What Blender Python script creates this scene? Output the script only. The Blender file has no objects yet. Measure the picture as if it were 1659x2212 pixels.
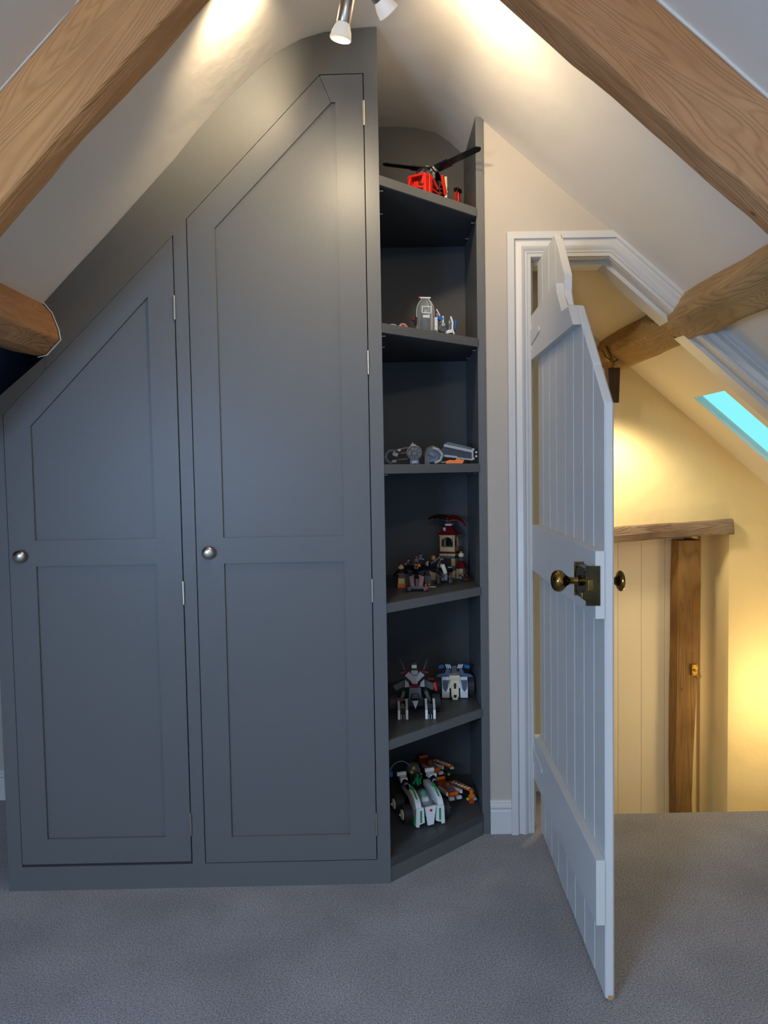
import bpy, math, random
from mathutils import Vector, Matrix, noise
random.seed(5)
SC = bpy.context.scene
COL = SC.collection
R = math.radians

# ------------------------------------------------------------------ camera
cd = bpy.data.cameras.new('camera'); cam = bpy.data.objects.new('camera', cd); COL.objects.link(cam)
cd.sensor_fit = 'VERTICAL'; cd.sensor_height = 24.0
cd.lens = 24.0 * 1661.0 / 2212.0; cd.clip_start = .02
cr = Vector((0.99981604, -0.00889178, -0.01699466)); cu = Vector((0.01744576, 0.05338897, 0.99842139))
cf = Vector((0.00797042, 0.9985342, -0.05353427))
cam.matrix_world = Matrix(((cr.x, cu.x, -cf.x, 0), (cr.y, cu.y, -cf.y, 0), (cr.z, cu.z, -cf.z, 1.35), (0, 0, 0, 1)))
SC.camera = cam
# ------------------------------------------------------------------ sky, lights, exposure
w = bpy.data.worlds.new('sky'); SC.world = w; w.use_nodes = True
w.node_tree.nodes['Background'].inputs[0].default_value = (.20, .84, 1.0, 1)
w.node_tree.nodes['Background'].inputs[1].default_value = 1.2
SC.view_settings.view_transform = 'Standard'; SC.view_settings.look = 'None'
SC.view_settings.gamma = 1; SC.view_settings.exposure = 0.0; SC.view_settings.use_curve_mapping = False

def light(kind, name, loc, target, energy, color, **kw):
    l = bpy.data.lights.new(name, kind); l.energy = energy; l.color = color
    o = bpy.data.objects.new(name, l); COL.objects.link(o); o.location = loc
    if target: o.rotation_euler = (Vector(target) - Vector(loc)).to_track_quat('-Z', 'Y').to_euler()
    for k, v in kw.items(): setattr(l, k, v)
    return o
DAY = (.38, .61, 1.0); WARM = (1.0, .80, .52)
# daylight entering by a roof window in the left slope, not modelled
light('AREA', 'daylight_roof_window', (-1.42, -.65, 1.42), (.15, .35, .0), 128, DAY, shape='RECTANGLE', size=1.0, size_y=.8)
light('AREA', 'rear_fill', (.7, -2.3, 1.25), (.3, 2.4, .8), 13, DAY, shape='RECTANGLE', size=1.5, size_y=1.2)  # added soft fill behind the camera, the wall there has no window

# the room's second ceiling fitting, on the ridge behind the camera
light('POINT', 'rear_ceiling_lamp', (.05, -.7, 2.42), None, 24, (1.0, .84, .64), shadow_soft_size=.08)

# ------------------------------------------------------------------ materials
def mat(name, col, rough=.5, metal=0, bump=0, bscale=200, trans=0, emit=None, estr=0, col2=None, cscale=5, alpha=1, coat=0, spec=.5, ior=1.45, bdist=.002):
    m = bpy.data.materials.new(name); m.use_nodes = True
    nt = m.node_tree; b = nt.nodes['Principled BSDF']
    def lin(c): return tuple(((x / 255) / 12.92 if x / 255 <= .04045 else ((x / 255 + .055) / 1.055) ** 2.4) for x in c) + (1,)
    b.inputs['Base Color'].default_value = lin(col); b.inputs['Roughness'].default_value = rough
    b.inputs['Metallic'].default_value = metal; b.inputs['Transmission Weight'].default_value = trans
    b.inputs['Alpha'].default_value = alpha; b.inputs['Coat Weight'].default_value = coat
    b.inputs['Specular IOR Level'].default_value = spec; b.inputs['IOR'].default_value = ior
    if emit: b.inputs['Emission Color'].default_value = lin(emit); b.inputs['Emission Strength'].default_value = estr
    tc = nt.nodes.new('ShaderNodeTexCoord')
    if col2 or bump:
        n = nt.nodes.new('ShaderNodeTexNoise'); n.inputs['Scale'].default_value = cscale; n.inputs['Detail'].default_value = 5
        nt.links.new(tc.outputs['Object'], n.inputs['Vector'])
    if col2:
        r = nt.nodes.new('ShaderNodeMix'); r.data_type = 'RGBA'
        r.inputs[6].default_value = lin(col); r.inputs[7].default_value = lin(col2)
        rr = nt.nodes.new('ShaderNodeMapRange'); rr.inputs[1].default_value = .35; rr.inputs[2].default_value = .65
        nt.links.new(n.outputs[0], rr.inputs[0]); nt.links.new(rr.outputs[0], r.inputs[0]); nt.links.new(r.outputs[2], b.inputs['Base Color'])
    if bump:
        n2 = nt.nodes.new('ShaderNodeTexNoise'); n2.inputs['Scale'].default_value = bscale; n2.inputs['Detail'].default_value = 4
        nt.links.new(tc.outputs['Object'], n2.inputs['Vector'])
        bp = nt.nodes.new('ShaderNodeBump'); bp.inputs['Strength'].default_value = bump; bp.inputs['Distance'].default_value = bdist
        nt.links.new(n2.outputs[0], bp.inputs['Height']); nt.links.new(bp.outputs[0], b.inputs['Normal'])
    return m

def wood(name, c1, c2, c3, rough=.75, ring=9, holes=True):
    m = bpy.data.materials.new(name); m.use_nodes = True; nt = m.node_tree; N = nt.nodes; Lk = nt.links
    b = N['Principled BSDF']; b.inputs['Roughness'].default_value = rough; b.inputs['Specular IOR Level'].default_value = .25
    def lin(c): return tuple(((x / 255) / 12.92 if x / 255 <= .04045 else ((x / 255 + .055) / 1.055) ** 2.4) for x in c) + (1,)
    tc = N.new('ShaderNodeTexCoord')
    mp = N.new('ShaderNodeMapping'); mp.inputs['Scale'].default_value = (.62, 5.0, 5.0)
    Lk.new(tc.outputs['Object'], mp.inputs[0])
    n1 = N.new('ShaderNodeTexNoise'); n1.inputs['Scale'].default_value = 1.7; n1.inputs['Detail'].default_value = 1.5; n1.inputs['Distortion'].default_value = .6
    Lk.new(mp.outputs[0], n1.inputs['Vector'])
    # growth rings = contour bands of a stretched noise
    mu = N.new('ShaderNodeMath'); mu.operation = 'MULTIPLY'; mu.inputs[1].default_value = ring * 34
    Lk.new(n1.outputs[0], mu.inputs[0])
    sn = N.new('ShaderNodeMath'); sn.operation = 'SINE'; Lk.new(mu.outputs[0], sn.inputs[0])
    rg = N.new('ShaderNodeMapRange'); rg.inputs[1].default_value = -1; rg.inputs[2].default_value = 1; Lk.new(sn.outputs[0], rg.inputs[0])
    pw = N.new('ShaderNodeMath'); pw.operation = 'POWER'; pw.inputs[1].default_value = 3.2; Lk.new(rg.outputs[0], pw.inputs[0])
    n2 = N.new('ShaderNodeTexNoise'); n2.inputs['Scale'].default_value = 2.6; n2.inputs['Detail'].default_value = 7
    Lk.new(tc.outputs['Object'], n2.inputs['Vector'])
    r2 = N.new('ShaderNodeMapRange'); r2.inputs[1].default_value = .38; r2.inputs[2].default_value = .66; Lk.new(n2.outputs[0], r2.inputs[0])
    mx = N.new('ShaderNodeMix'); mx.data_type = 'RGBA'; mx.inputs[6].default_value = lin(c1); mx.inputs[7].default_value = lin(c2); Lk.new(r2.outputs[0], mx.inputs[0])
    mx2 = N.new('ShaderNodeMix'); mx2.data_type = 'RGBA'; mx2.inputs[7].default_value = lin(c3)
    m3 = N.new('ShaderNodeMath'); m3.operation = 'MULTIPLY'; m3.inputs[1].default_value = .27; Lk.new(pw.outputs[0], m3.inputs[0])
    Lk.new(m3.outputs[0], mx2.inputs[0]); Lk.new(mx.outputs[2], mx2.inputs[6])
    # fine fibre
    mp3 = N.new('ShaderNodeMapping'); mp3.inputs['Scale'].default_value = (6, 90, 90); Lk.new(tc.outputs['Object'], mp3.inputs[0])
    n3 = N.new('ShaderNodeTexNoise'); n3.inputs['Scale'].default_value = 1; n3.inputs['Detail'].default_value = 3; Lk.new(mp3.outputs[0], n3.inputs['Vector'])
    mx3 = N.new('ShaderNodeMix'); mx3.data_type = 'RGBA'; mx3.blend_type = 'MULTIPLY'; mx3.inputs[0].default_value = .35
    Lk.new(mx2.outputs[2], mx3.inputs[6]); Lk.new(n3.outputs[0], mx3.inputs[7])
    out = mx3.outputs[2]
    if holes:
        v = N.new('ShaderNodeTexVoronoi'); v.inputs['Scale'].default_value = 7; Lk.new(tc.outputs['Object'], v.inputs['Vector'])
        hr = N.new('ShaderNodeMapRange'); hr.inputs[1].default_value = .035; hr.inputs[2].default_value = .09; Lk.new(v.outputs['Distance'], hr.inputs[0])
        mx4 = N.new('ShaderNodeMix'); mx4.data_type = 'RGBA'; mx4.inputs[6].default_value = lin((70, 45, 28)); Lk.new(hr.outputs[0], mx4.inputs[0]); Lk.new(out, mx4.inputs[7]); out = mx4.outputs[2]
    Lk.new(out, b.inputs['Base Color'])
    bp = N.new('ShaderNodeBump'); bp.inputs['Strength'].default_value = .35; bp.inputs['Distance'].default_value = .004
    ad = N.new('ShaderNodeMath'); ad.operation = 'SUBTRACT'; Lk.new(n3.outputs[0], ad.inputs[0]); Lk.new(pw.outputs[0], ad.inputs[1])
    Lk.new(ad.outputs[0], bp.inputs['Height']); Lk.new(bp.outputs[0], b.inputs['Normal'])
    return m

def carpet_mat():
    m = bpy.data.materials.new('carpet'); m.use_nodes = True; nt = m.node_tree; N = nt.nodes; Lk = nt.links
    b = N['Principled BSDF']; b.inputs['Roughness'].default_value = 1; b.inputs['Specular IOR Level'].default_value = .05
    b.inputs['Sheen Weight'].default_value = .2
    tc = N.new('ShaderNodeTexCoord')
    n = N.new('ShaderNodeTexNoise'); n.inputs['Scale'].default_value = 210; n.inputs['Detail'].default_value = 4; n.inputs['Roughness'].default_value = .75; Lk.new(tc.outputs['Object'], n.inputs['Vector'])
    n2 = N.new('ShaderNodeTexNoise'); n2.inputs['Scale'].default_value = 3.5; n2.inputs['Detail'].default_value = 3; Lk.new(tc.outputs['Object'], n2.inputs['Vector'])
    cr_ = N.new('ShaderNodeValToRGB'); e = cr_.color_ramp.elements
    e[0].position = .33; e[0].color = (.10, .092, .094, 1); e[1].position = .66; e[1].color = (.56, .54, .55, 1)
    Lk.new(n.outputs[0], cr_.inputs[0])
    mx = N.new('ShaderNodeMix'); mx.data_type = 'RGBA'; mx.blend_type = 'MULTIPLY'; mx.inputs[0].default_value = 1
    r = N.new('ShaderNodeMapRange'); r.inputs[1].default_value = .3; r.inputs[2].default_value = .7; r.inputs[3].default_value = .82; r.inputs[4].default_value = 1.1
    Lk.new(n2.outputs[0], r.inputs[0]); Lk.new(cr_.outputs[0], mx.inputs[6]); Lk.new(r.outputs[0], mx.inputs[7]); Lk.new(mx.outputs[2], b.inputs['Base Color'])
    bp = N.new('ShaderNodeBump'); bp.inputs['Strength'].default_value = .9; bp.inputs['Distance'].default_value = .006
    Lk.new(n.outputs[0], bp.inputs['Height']); Lk.new(bp.outputs[0], b.inputs['Normal'])
    return m

M = {}
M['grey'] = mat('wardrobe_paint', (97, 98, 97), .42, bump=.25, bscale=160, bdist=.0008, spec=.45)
M['grey_shaded'] = mat('wardrobe_paint_shaded', (70, 71, 72), .5, bump=.15, bscale=160, bdist=.0008)  # same paint as the wardrobe, darkened to put recess shade into the colour
M['ceil'] = mat('ceiling_paint', (230, 222, 210), .8, bump=.35, bscale=5, bdist=.012)
M['wall'] = mat('wall_paint', (184, 174, 160), .8, bump=.3, bscale=60, bdist=.001)
M['yellow'] = mat('cream_plaster', (234, 214, 164), .7, bump=.5, bscale=4.5, bdist=.02)
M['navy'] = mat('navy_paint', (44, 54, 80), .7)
M['white'] = mat('white_gloss', (206, 204, 199), .35, bump=.1, bscale=120, bdist=.0006)
M['cream'] = mat('cream_boards', (232, 218, 192), .5, bump=.12, bscale=90, bdist=.0008)
M['carpet'] = carpet_mat()
M['beamL'] = wood('beam_timber', (232, 172, 112), (216, 158, 104), (170, 112, 66), ring=6)
M['beamR'] = wood('beam_timber_pale', (212, 160, 112), (196, 138, 88), (150, 98, 62), ring=5)
M['beamP'] = wood('purlin_timber', (190, 158, 112), (168, 136, 96), (104, 74, 46), ring=6)
M['post'] = wood('post_timber', (160, 124, 78), (122, 88, 50), (78, 54, 32), ring=3)
M['lintel'] = wood('lintel_timber', (170, 148, 128), (126, 102, 84), (84, 60, 46), ring=5)
M['steel'] = mat('brushed_steel', (196, 190, 180), .28, 1)
M['hinge'] = mat('hinge_steel', (205, 200, 190), .3, 1)
M['brass'] = mat('aged_brass', (150, 118, 58), .22, 1, col2=(112, 92, 52), cscale=30)
M['brassd'] = mat('dark_brass', (92, 82, 52), .25, 1, col2=(60, 58, 42), cscale=25)
M['brassy'] = mat('bright_brass', (205, 165, 80), .25, 1)
M['bare'] = mat('bare_wood_end', (190, 140, 100), .8)
M['frost'] = mat('frosted_glass', (240, 235, 225), .5, emit=(255, 226, 180), estr=.25)
M['shade'] = mat('dark_glass_shade', (58, 46, 40), .12, coat=.5)
M['glass'] = mat('pane_glass', (255, 255, 255), 0, trans=1, ior=1.02)
M['pane'] = mat('window_pane', (235, 245, 250), .02, alpha=.06)
M['caulk'] = mat('white_caulk', (225, 220, 208), .7)
def P(n, c, r=.25, **k): M[n] = mat(n, c, r, **k)
P('red', (225, 42, 24)); P('dred', (110, 22, 24)); P('black', (26, 27, 30)); P('dgrey', (82, 86, 88)); P('lgrey', (160, 162, 162))
P('toywhite', (228, 228, 222)); P('cream_plastic', (228, 216, 180)); P('tan', (205, 180, 128)); P('blue', (40, 100, 170)); P('sand', (84, 102, 130))
P('green', (30, 150, 70)); P('orange', (235, 118, 24)); P('rust', (200, 84, 32)); P('rustd', (120, 52, 36)); P('lime', (190, 190, 50)); P('brown', (92, 56, 38)); P('dbrown', (56, 36, 28)); P('skin', (210, 150, 105))
P('clear', (225, 235, 235), .06, alpha=.16); P('smoke', (110, 112, 112), .06, alpha=.42); P('tgreen', (20, 170, 95), .08, alpha=.75); P('chrome', (215, 215, 215), .15, metal=1)
P('tyre', (46, 48, 50), .6)

# ------------------------------------------------------------------ mesh helpers
class MB:
    def __init__(s): s.v = []; s.f = []
    def add(s, vs, fs):
        b = len(s.v); s.v += [tuple(p) for p in vs]; s.f += [tuple(b + i for i in f) for f in fs]; return s
    def box(s, x0, x1, y0, y1, z0, z1):
        return s.add([(x, y, z) for z in (z0, z1) for y in (y0, y1) for x in (x0, x1)],
                     [(0, 2, 3, 1), (4, 5, 7, 6), (0, 1, 5, 4), (2, 6, 7, 3), (0, 4, 6, 2), (1, 3, 7, 5)])
    def cbox(s, c, d, rot=None, taper=1.0):
        """centred box, optional euler rotation (deg), top scaled by taper"""
        q = Matrix.Identity(3)
        if rot:
            from mathutils import Euler
            q = Euler([R(a) for a in rot]).to_matrix()
        vs = []
        for z in (-1, 1):
            k = taper if z > 0 else 1
            for y in (-1, 1):
                for x in (-1, 1): vs.append(Vector(c) + q @ Vector((x * d[0] / 2 * k, y * d[1] / 2 * k, z * d[2] / 2)))
        return s.add(vs, [(0, 2, 3, 1), (4, 5, 7, 6), (0, 1, 5, 4), (2, 6, 7, 3), (0, 4, 6, 2), (1, 3, 7, 5)])
    def prism(s, poly, a, b, ax='y'):
        """2D polygon extruded along an axis: ax y -> poly is (x,z); ax x -> (y,z); ax z -> (x,y)"""
        f = {'y': lambda p, t: (p[0], t, p[1]), 'x': lambda p, t: (t, p[0], p[1]), 'z': lambda p, t: (p[0], p[1], t)}[ax]
        n = len(poly); ar = sum(poly[i][0] * poly[(i + 1) % n][1] - poly[(i + 1) % n][0] * poly[i][1] for i in range(n))
        if (ar < 0) != (ax == 'y'): poly = poly[::-1]
        # bottom cap (at a) reversed, top cap (at b)
        vs = [f(p, a) for p in poly] + [f(p, b) for p in poly]
        fs = [tuple(range(n))[::-1], tuple(range(n, 2 * n))] + [(i, (i + 1) % n, n + (i + 1) % n, n + i) for i in range(n)]
        return s.add(vs, fs)
    def tube(s, p0, p1, r0, r1=None, n=12, caps=True):
        r1 = r0 if r1 is None else r1
        p0 = Vector(p0); p1 = Vector(p1); q = (p1 - p0).to_track_quat('Z', 'Y').to_matrix()
        vs = []
        for p, r in ((p0, r0), (p1, r1)):
            for i in range(n):
                a = 2 * math.pi * i / n; vs.append(p + q @ Vector((r * math.cos(a), r * math.sin(a), 0)))
        fs = [(i, (i + 1) % n, n + (i + 1) % n, n + i) for i in range(n)]
        if caps: fs += [tuple(range(n))[::-1], tuple(range(n, 2 * n))]
        return s.add(vs, fs)
    def path(s, pts, r, n=8):
        for a, b in zip(pts, pts[1:]): s.tube(a, b, r if not isinstance(r, list) else r[pts.index(a)], None if not isinstance(r, list) else r[pts.index(b)], n)
        return s
    def lathe(s, o, d, prof, n=20):
        """profile list of (distance along d, radius) from origin o"""
        o = Vector(o); q = Vector(d).to_track_quat('Z', 'Y').to_matrix(); vs = []
        for t, r in prof:
            for i in range(n):
                a = 2 * math.pi * i / n; vs.append(o + q @ Vector((r * math.cos(a), r * math.sin(a), t)))
        fs = []
        for k in range(len(prof) - 1):
            for i in range(n): fs.append((k * n + i, k * n + (i + 1) % n, (k + 1) * n + (i + 1) % n, (k + 1) * n + i))
        fs += [tuple(range(n))[::-1], tuple(range((len(prof) - 1) * n, len(prof) * n))]
        return s.add(vs, fs)
    def ball(s, c, r, n=12, zs=1.0, half=False):
        c = Vector(c); rr = r if isinstance(r, (tuple, list)) else (r, r, r * zs)
        m = n // 2; lo = m // 2 if half else m
        vs = []; fs = []
        for j in range(lo + 1):
            t = math.pi * j / m
            for i in range(n):
                a = 2 * math.pi * i / n
                vs.append((c.x + rr[0] * max(math.sin(t), .001) * math.cos(a), c.y + rr[1] * max(math.sin(t), .001) * math.sin(a), c.z + rr[2] * math.cos(t)))
        for j in range(lo):
            for i in range(n): fs.append((j * n + i, (j + 1) * n + i, (j + 1) * n + (i + 1) % n, j * n + (i + 1) % n))
        return s.add(vs, fs)
    def studs(s, x0, x1, y0, y1, z, p=.008, r=.0024, h=.0017):
        nx = max(1, round((x1 - x0) / p)); ny = max(1, round((y1 - y0) / p))
        for i in range(nx):
            for j in range(ny):
                x = x0 + (i + .5) * (x1 - x0) / nx; y = y0 + (j + .5) * (y1 - y0) / ny
                s.tube((x, y, z), (x, y, z + h), r, n=6)
        return s
    def brick(s, x0, x1, y0, y1, z0, z1): return s.box(x0, x1, y0, y1, z0, z1).studs(x0, x1, y0, y1, z1)
    def strips(s, rows, a, b, ax='y'):
        """rows: (x, zlow, zhigh) columns joined into quads and extruded"""
        for p, q in zip(rows, rows[1:]):
            s.prism([(p[0], p[1]), (q[0], q[1]), (q[0], q[2]), (p[0], p[2])], a, b, ax)
        return s
    def build(s, name, m, parent=None, bevel=0, smooth=False, seg=2, label=None):
        me = bpy.data.meshes.new(name); me.from_pydata(s.v, [], s.f); me.validate(); me.update()
        me.materials.append(M[m] if isinstance(m, str) else m)
        o = bpy.data.objects.new(name, me); COL.objects.link(o)
        if parent: o.parent = parent
        if smooth:
            for p in me.polygons: p.use_smooth = True
            md = o.modifiers.new('e', 'EDGE_SPLIT'); md.split_angle = R(38)
        if bevel:
            md = o.modifiers.new('b', 'BEVEL'); md.width = bevel; md.segments = seg; md.limit_method = 'ANGLE'; md.angle_limit = R(35)
        if label: o['label'] = label
        return o
def tag(o, label=None, cat=None, group=None, kind=None):
    if label: o['label'] = label
    if cat: o['category'] = cat
    if group: o['group'] = group
    if kind: o['kind'] = kind
    return o
def thing(name, label, cat, loc=(0, 0, 0), rz=0, group=None, kind=None, scale=1):
    o = bpy.data.objects.new(name, None); o.empty_display_size = .05; COL.objects.link(o)
    o.location = loc; o.rotation_euler = (0, 0, R(rz)); o.scale = (scale,) * 3
    return tag(o, label, cat, group, kind)
def S(o, label, cat): return tag(o, label, cat, kind='structure')

# ------------------------------------------------------------------ ceiling profile (x, z)
PROF = [(-2.0, .886), (-1.6, 1.304), (-1.04, 1.890), (-.9515, 1.981), (-.8287, 2.104), (-.6155, 2.326), (-.5336, 2.421), (-.43, 2.523),
        (-.343, 2.602), (-.284, 2.647), (-.212, 2.685), (-.14, 2.705), (-.054, 2.715), (.02, 2.72), (.108, 2.721), (.18, 2.714),
        (.256, 2.695), (.312, 2.658), (.35, 2.622), (.4007, 2.5778), (.6527, 2.359), (.8589, 2.180), (1.1054, 1.966), (1.458, 1.660), (2.1, 1.103)]
def cz(x):
    for (a, b), (c, d) in zip(PROF, PROF[1:]):
        if a <= x <= c: return b + (d - b) * (x - a) / (c - a)
    return PROF[0][1] if x < PROF[0][0] else PROF[-1][1]
YW = 2.79; YF = 2.45; YB = 3.16; YS = 3.80
T = .014
def sweep(mb, prof, y0, y1, ny):
    """ceiling shell of thickness T swept along y"""
    n = len(prof); nr = []
    for i in range(n):
        a = prof[max(0, i - 1)]; b = prof[min(n - 1, i + 1)]; t = Vector((b[0] - a[0], b[1] - a[1])).normalized(); nr.append((-t.y * T, t.x * T))
    vs = []
    for j in range(ny + 1):
        y = y0 + (y1 - y0) * j / ny
        for p in prof: vs.append((p[0], y, p[1]))
        for p, q in zip(prof, nr): vs.append((p[0] + q[0], y, p[1] + q[1]))
    fs = []; k = 2 * n
    for j in range(ny):
        for i in range(n - 1):
            fs.append((j * k + i, (j + 1) * k + i, (j + 1) * k + i + 1, j * k + i + 1))
            fs.append((j * k + n + i, j * k + n + i + 1, (j + 1) * k + n + i + 1, (j + 1) * k + n + i))
        for i in (0, n - 1): fs.append((j * k + i, j * k + n + i, (j + 1) * k + n + i, (j + 1) * k + i))
    for j in (0, ny):
        for i in range(n - 1): fs.append((j * k + i, j * k + i + 1, j * k + n + i + 1, j * k + n + i))
    mb.add(vs, fs)
# skylight opening in the landing's slope
KX0, KX1, KY0, KY1 = 1.458, 1.95, 3.225, 3.54
cm = MB()
sweep(cm, PROF, -2.5, KY0, 8)
sweep(cm, PROF[:-1], KY0, KY1, 1)
sweep(cm, [(KX1, cz(KX1)), PROF[-1]], KY0, KY1, 1)
sweep(cm, PROF, KY1, YS + .15, 1)
S(cm.build('ceiling', 'ceil', smooth=True), 'white plastered attic ceiling, sloping both sides to a rounded ridge', 'ceiling')
# ------------------------------------------------------------------ floor
fm = MB(); fm.box(-2.0, 2.1, -2.5, 2.92, -.25, 0); fm.box(-2.0, .75, 2.92, YB + .1, -.25, 0)
S(fm.build('floor', 'carpet'), 'grey twist pile carpet over the attic room and landing', 'carpet')
lf = MB(); lf.box(.65, 2.1, 2.80, 2.92, -1.1, -.24); lf.box(.75, 2.1, 2.92, YS + .15, -1.1, -.95); lf.box(1.75, 2.1, 2.92, YS, -.95, -.7); lf.box(1.95, 2.1, 2.92, YS, -.7, -.45)
S(lf.build('stair_floor', 'carpet'), 'carpeted lower stairs below the landing edge', 'stairs')
# ------------------------------------------------------------------ walls
def col(x, a, b=None): return (x, a, cz(x) + .01 if b is None else b)
wm = MB()
wm.strips([col(x, 0) for x in (.396, .45, .54)], YW, 2.92)
def oz(x): return 2.105 if x <= .871 else 2.105 - (x - .871) * .93     # door opening height
wm.strips([col(x, oz(x)) for x in (.54, .6527, .76, .8589, .871, .98, 1.1054, 1.25, 1.458, 1.575)], YW, 2.92)
wm.strips([col(x, 0) for x in (1.575, 1.8, 2.1)], YW, 2.92)
S(wm.build('wall_front', 'wall'), 'beige wall around the open landing door, right of the shelves', 'wall')
lw = MB(); lw.box(.40, .75, YB, YB + .1, 0, 2.75); lw.box(.65, .75, YB + .1, YS, -1.0, 2.6)
S(lw.build('wall_landing', 'yellow'), 'cream landing wall glimpsed behind the door hinges', 'wall')
wb = MB(); wb.strips([(x, 0, cz(x) + .01) for x in (-2.0, -1.6, -1.04, -.83, -.53, -.28, 0, .1, .25, .395)], YB + .02, YB + .12)
S(wb.build('wall_gable', 'wall'), 'pale end wall behind and left of the wardrobe', 'wall')
S(MB().box(-2.1, -2.0, -2.5, YB + .12, 0, 1.0).build('wall_left', 'wall'), 'low knee wall on the left of the room', 'wall')
S(MB().box(2.1, 2.2, -2.5, YS + .15, -1.1, 1.3).build('wall_right', 'yellow'), 'low wall closing the right side', 'wall')
bk = MB(); bk.strips([(x, 0, cz(x) + .01) for x in (-2.0, -1.04, -.5, -.28, -.14, 0, .2, .35, .86, 2.1)], -2.6, -2.5)
S(bk.build('wall_back', 'wall'), 'gable wall behind the camera', 'wall')
# navy knee panel left of the wardrobe, under the purlin
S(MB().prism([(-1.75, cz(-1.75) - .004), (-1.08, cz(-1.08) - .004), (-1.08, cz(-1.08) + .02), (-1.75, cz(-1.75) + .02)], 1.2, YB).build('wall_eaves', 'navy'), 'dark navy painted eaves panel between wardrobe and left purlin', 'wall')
# far stairwell wall with the doorway recess
fw = MB()
fw.strips([(.65, 1.0, 2.45), (.86, 1.0, cz(.86)), (1.1054, 1.02, cz(1.1054)), (1.458, 1.04, cz(1.458)), (1.755, 1.05, cz(1.755)), (2.1, 1.05, cz(2.1))], YS, YS + .15)
# rounded plaster arris right of the recess
arc = [(1.66, YS + .13), (1.70, YS + .11), (1.725, YS + .07), (1.735, YS + .03), (1.75, YS + .008), (1.78, YS), (2.1, YS), (2.1, YS + .15), (1.66, YS + .15)]
fw.prism(arc, -1.0, 1.05, 'z')
fw.box(.65, .86, YS, YS + .15, -1.0, 1.0)
S(fw.build('wall_stairwell', 'yellow', smooth=True), 'uneven cream plastered stairwell wall beyond the door', 'wall')
d2 = thing('door_2', 'cream vertical board door at the foot of the stairs', 'door', (1.18, YS + .12, -.95), kind='structure')
xs = [.86, .975, 1.10, 1.222, 1.342, 1.465, 1.56]
for a, b in zip(xs, xs[1:]):
    MB().box(a - 1.18, b - 1.18, -.02, .02, 0, 1.95).build('plank', 'cream', d2, bevel=.004)
bk2 = MB().box(.86, 1.72, YS + .15, YS + .2, -1.0, 1.1)
S(bk2.build('wall_recess', 'yellow'), 'cream plaster behind the board door', 'wall')

# ------------------------------------------------------------------ architrave, linings, skirting
PR = [(0, 0), (0, .026), (.024, .026), (.026, .017), (.032, .015), (.040, .019), (.050, .023), (.058, .020), (.064, .012), (.066, .011), (.068, .015), (.071, .015), (.073, .011), (.075, .014), (.079, .013), (.085, .012), (.085, 0)]
def moulding(mb, path, prof, y, sgn=-1):
    """profile swept along a path in the xz plane; d goes to the right-hand side of the walking direction"""
    n = len(path); off = []
    for i in range(n):
        ds = []
        if i > 0: ds.append((Vector(path[i]) - Vector(path[i - 1])).normalized())
        if i < n - 1: ds.append((Vector(path[i + 1]) - Vector(path[i])).normalized())
        ns = [Vector((t.y, -t.x)) for t in ds]
        b = sum(ns, Vector((0, 0)))
        b = b / (b.length_squared) * len(ns) if len(ns) == 2 else b
        if len(ns) == 2: b = (ns[0] + ns[1]); b = b / (1 + ns[0].dot(ns[1]))
        off.append(b)
    vs = []; k = len(prof)
    for p, b in zip(path, off):
        for d, h in prof: vs.append((p[0] + b.x * d, y + sgn * h, p[1] + b.y * d))
    fs = []
    for i in range(n - 1):
        for j in range(k): fs.append((i * k + j, i * k + (j + 1) % k, (i + 1) * k + (j + 1) % k, (i + 1) * k + j))
    fs += [tuple(range(k)), tuple(range((n - 1) * k, n * k))[::-1]]
    mb.add(vs, fs)
PATH = [(.4745, 0), (.4745, 2.187), (.872, 2.187), (1.645, 2.187 - .773 * .882), (1.645, 0)]
am = MB(); moulding(am, PATH, PR, YW)
S(am.build('trim_1', 'white', smooth=True), 'white moulded architrave, level then sloping with the ceiling', 'door frame')
ln = MB(); moulding(ln, [(.5595, 0), (.5595, 2.104), (.842, 2.104), (1.56, 2.104 - .718 * .882), (1.56, 0)], [(-.02, -.0), (-.02, .128), (.004, .128), (.004, -.0)], YW + .001, 1)
moulding(ln, [(.5635, 0), (.5635, 2.100), (.840, 2.100), (1.556, 2.100 - .716 * .882), (1.556, 0)], [(-.002, .045), (-.002, .128), (.014, .128), (.014, .045)], YW, 1)
S(ln.build('trim_2', 'white'), 'white door lining and stop inside the doorway', 'door frame')
def skirt(mb, p0, p1, n):
    """torus skirting from p0 to p1 (xy) with outward normal n"""
    pr = [(0, 0), (.016, 0), (.016, .085), (.012, .09), (.013, .096), (.017, .100), (.016, .108), (.009, .113), (.011, .118), (.007, .123), (0, .124)]
    k = len(pr); vs = [(p[0] + n[0] * t, p[1] + n[1] * t, z) for p in (p0, p1) for t, z in pr]
    mb.add(vs, [(j, (j + 1) % k, k + (j + 1) % k, k + j) for j in range(k)] + [tuple(range(k))[::-1], tuple(range(k, 2 * k))])
sk = MB(); skirt(sk, (.397, YW), (.4745, YW), (0, -1))
S(sk.build('baseboard_front', 'white', smooth=True), 'short white moulded skirting between shelves and door frame', 'skirting')
sk = MB(); skirt(sk, (.41, YB), (.75, YB), (0, -1)); S(sk.build('baseboard_landing', 'white', smooth=True), 'white skirting on the landing seen past the hinges', 'skirting')
sk = MB(); skirt(sk, (-2.0, YB + .02), (-1.25, YB + .02), (0, -1)); S(sk.build('baseboard_gable', 'white', smooth=True), 'white skirting left of the wardrobe', 'skirting')
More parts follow.
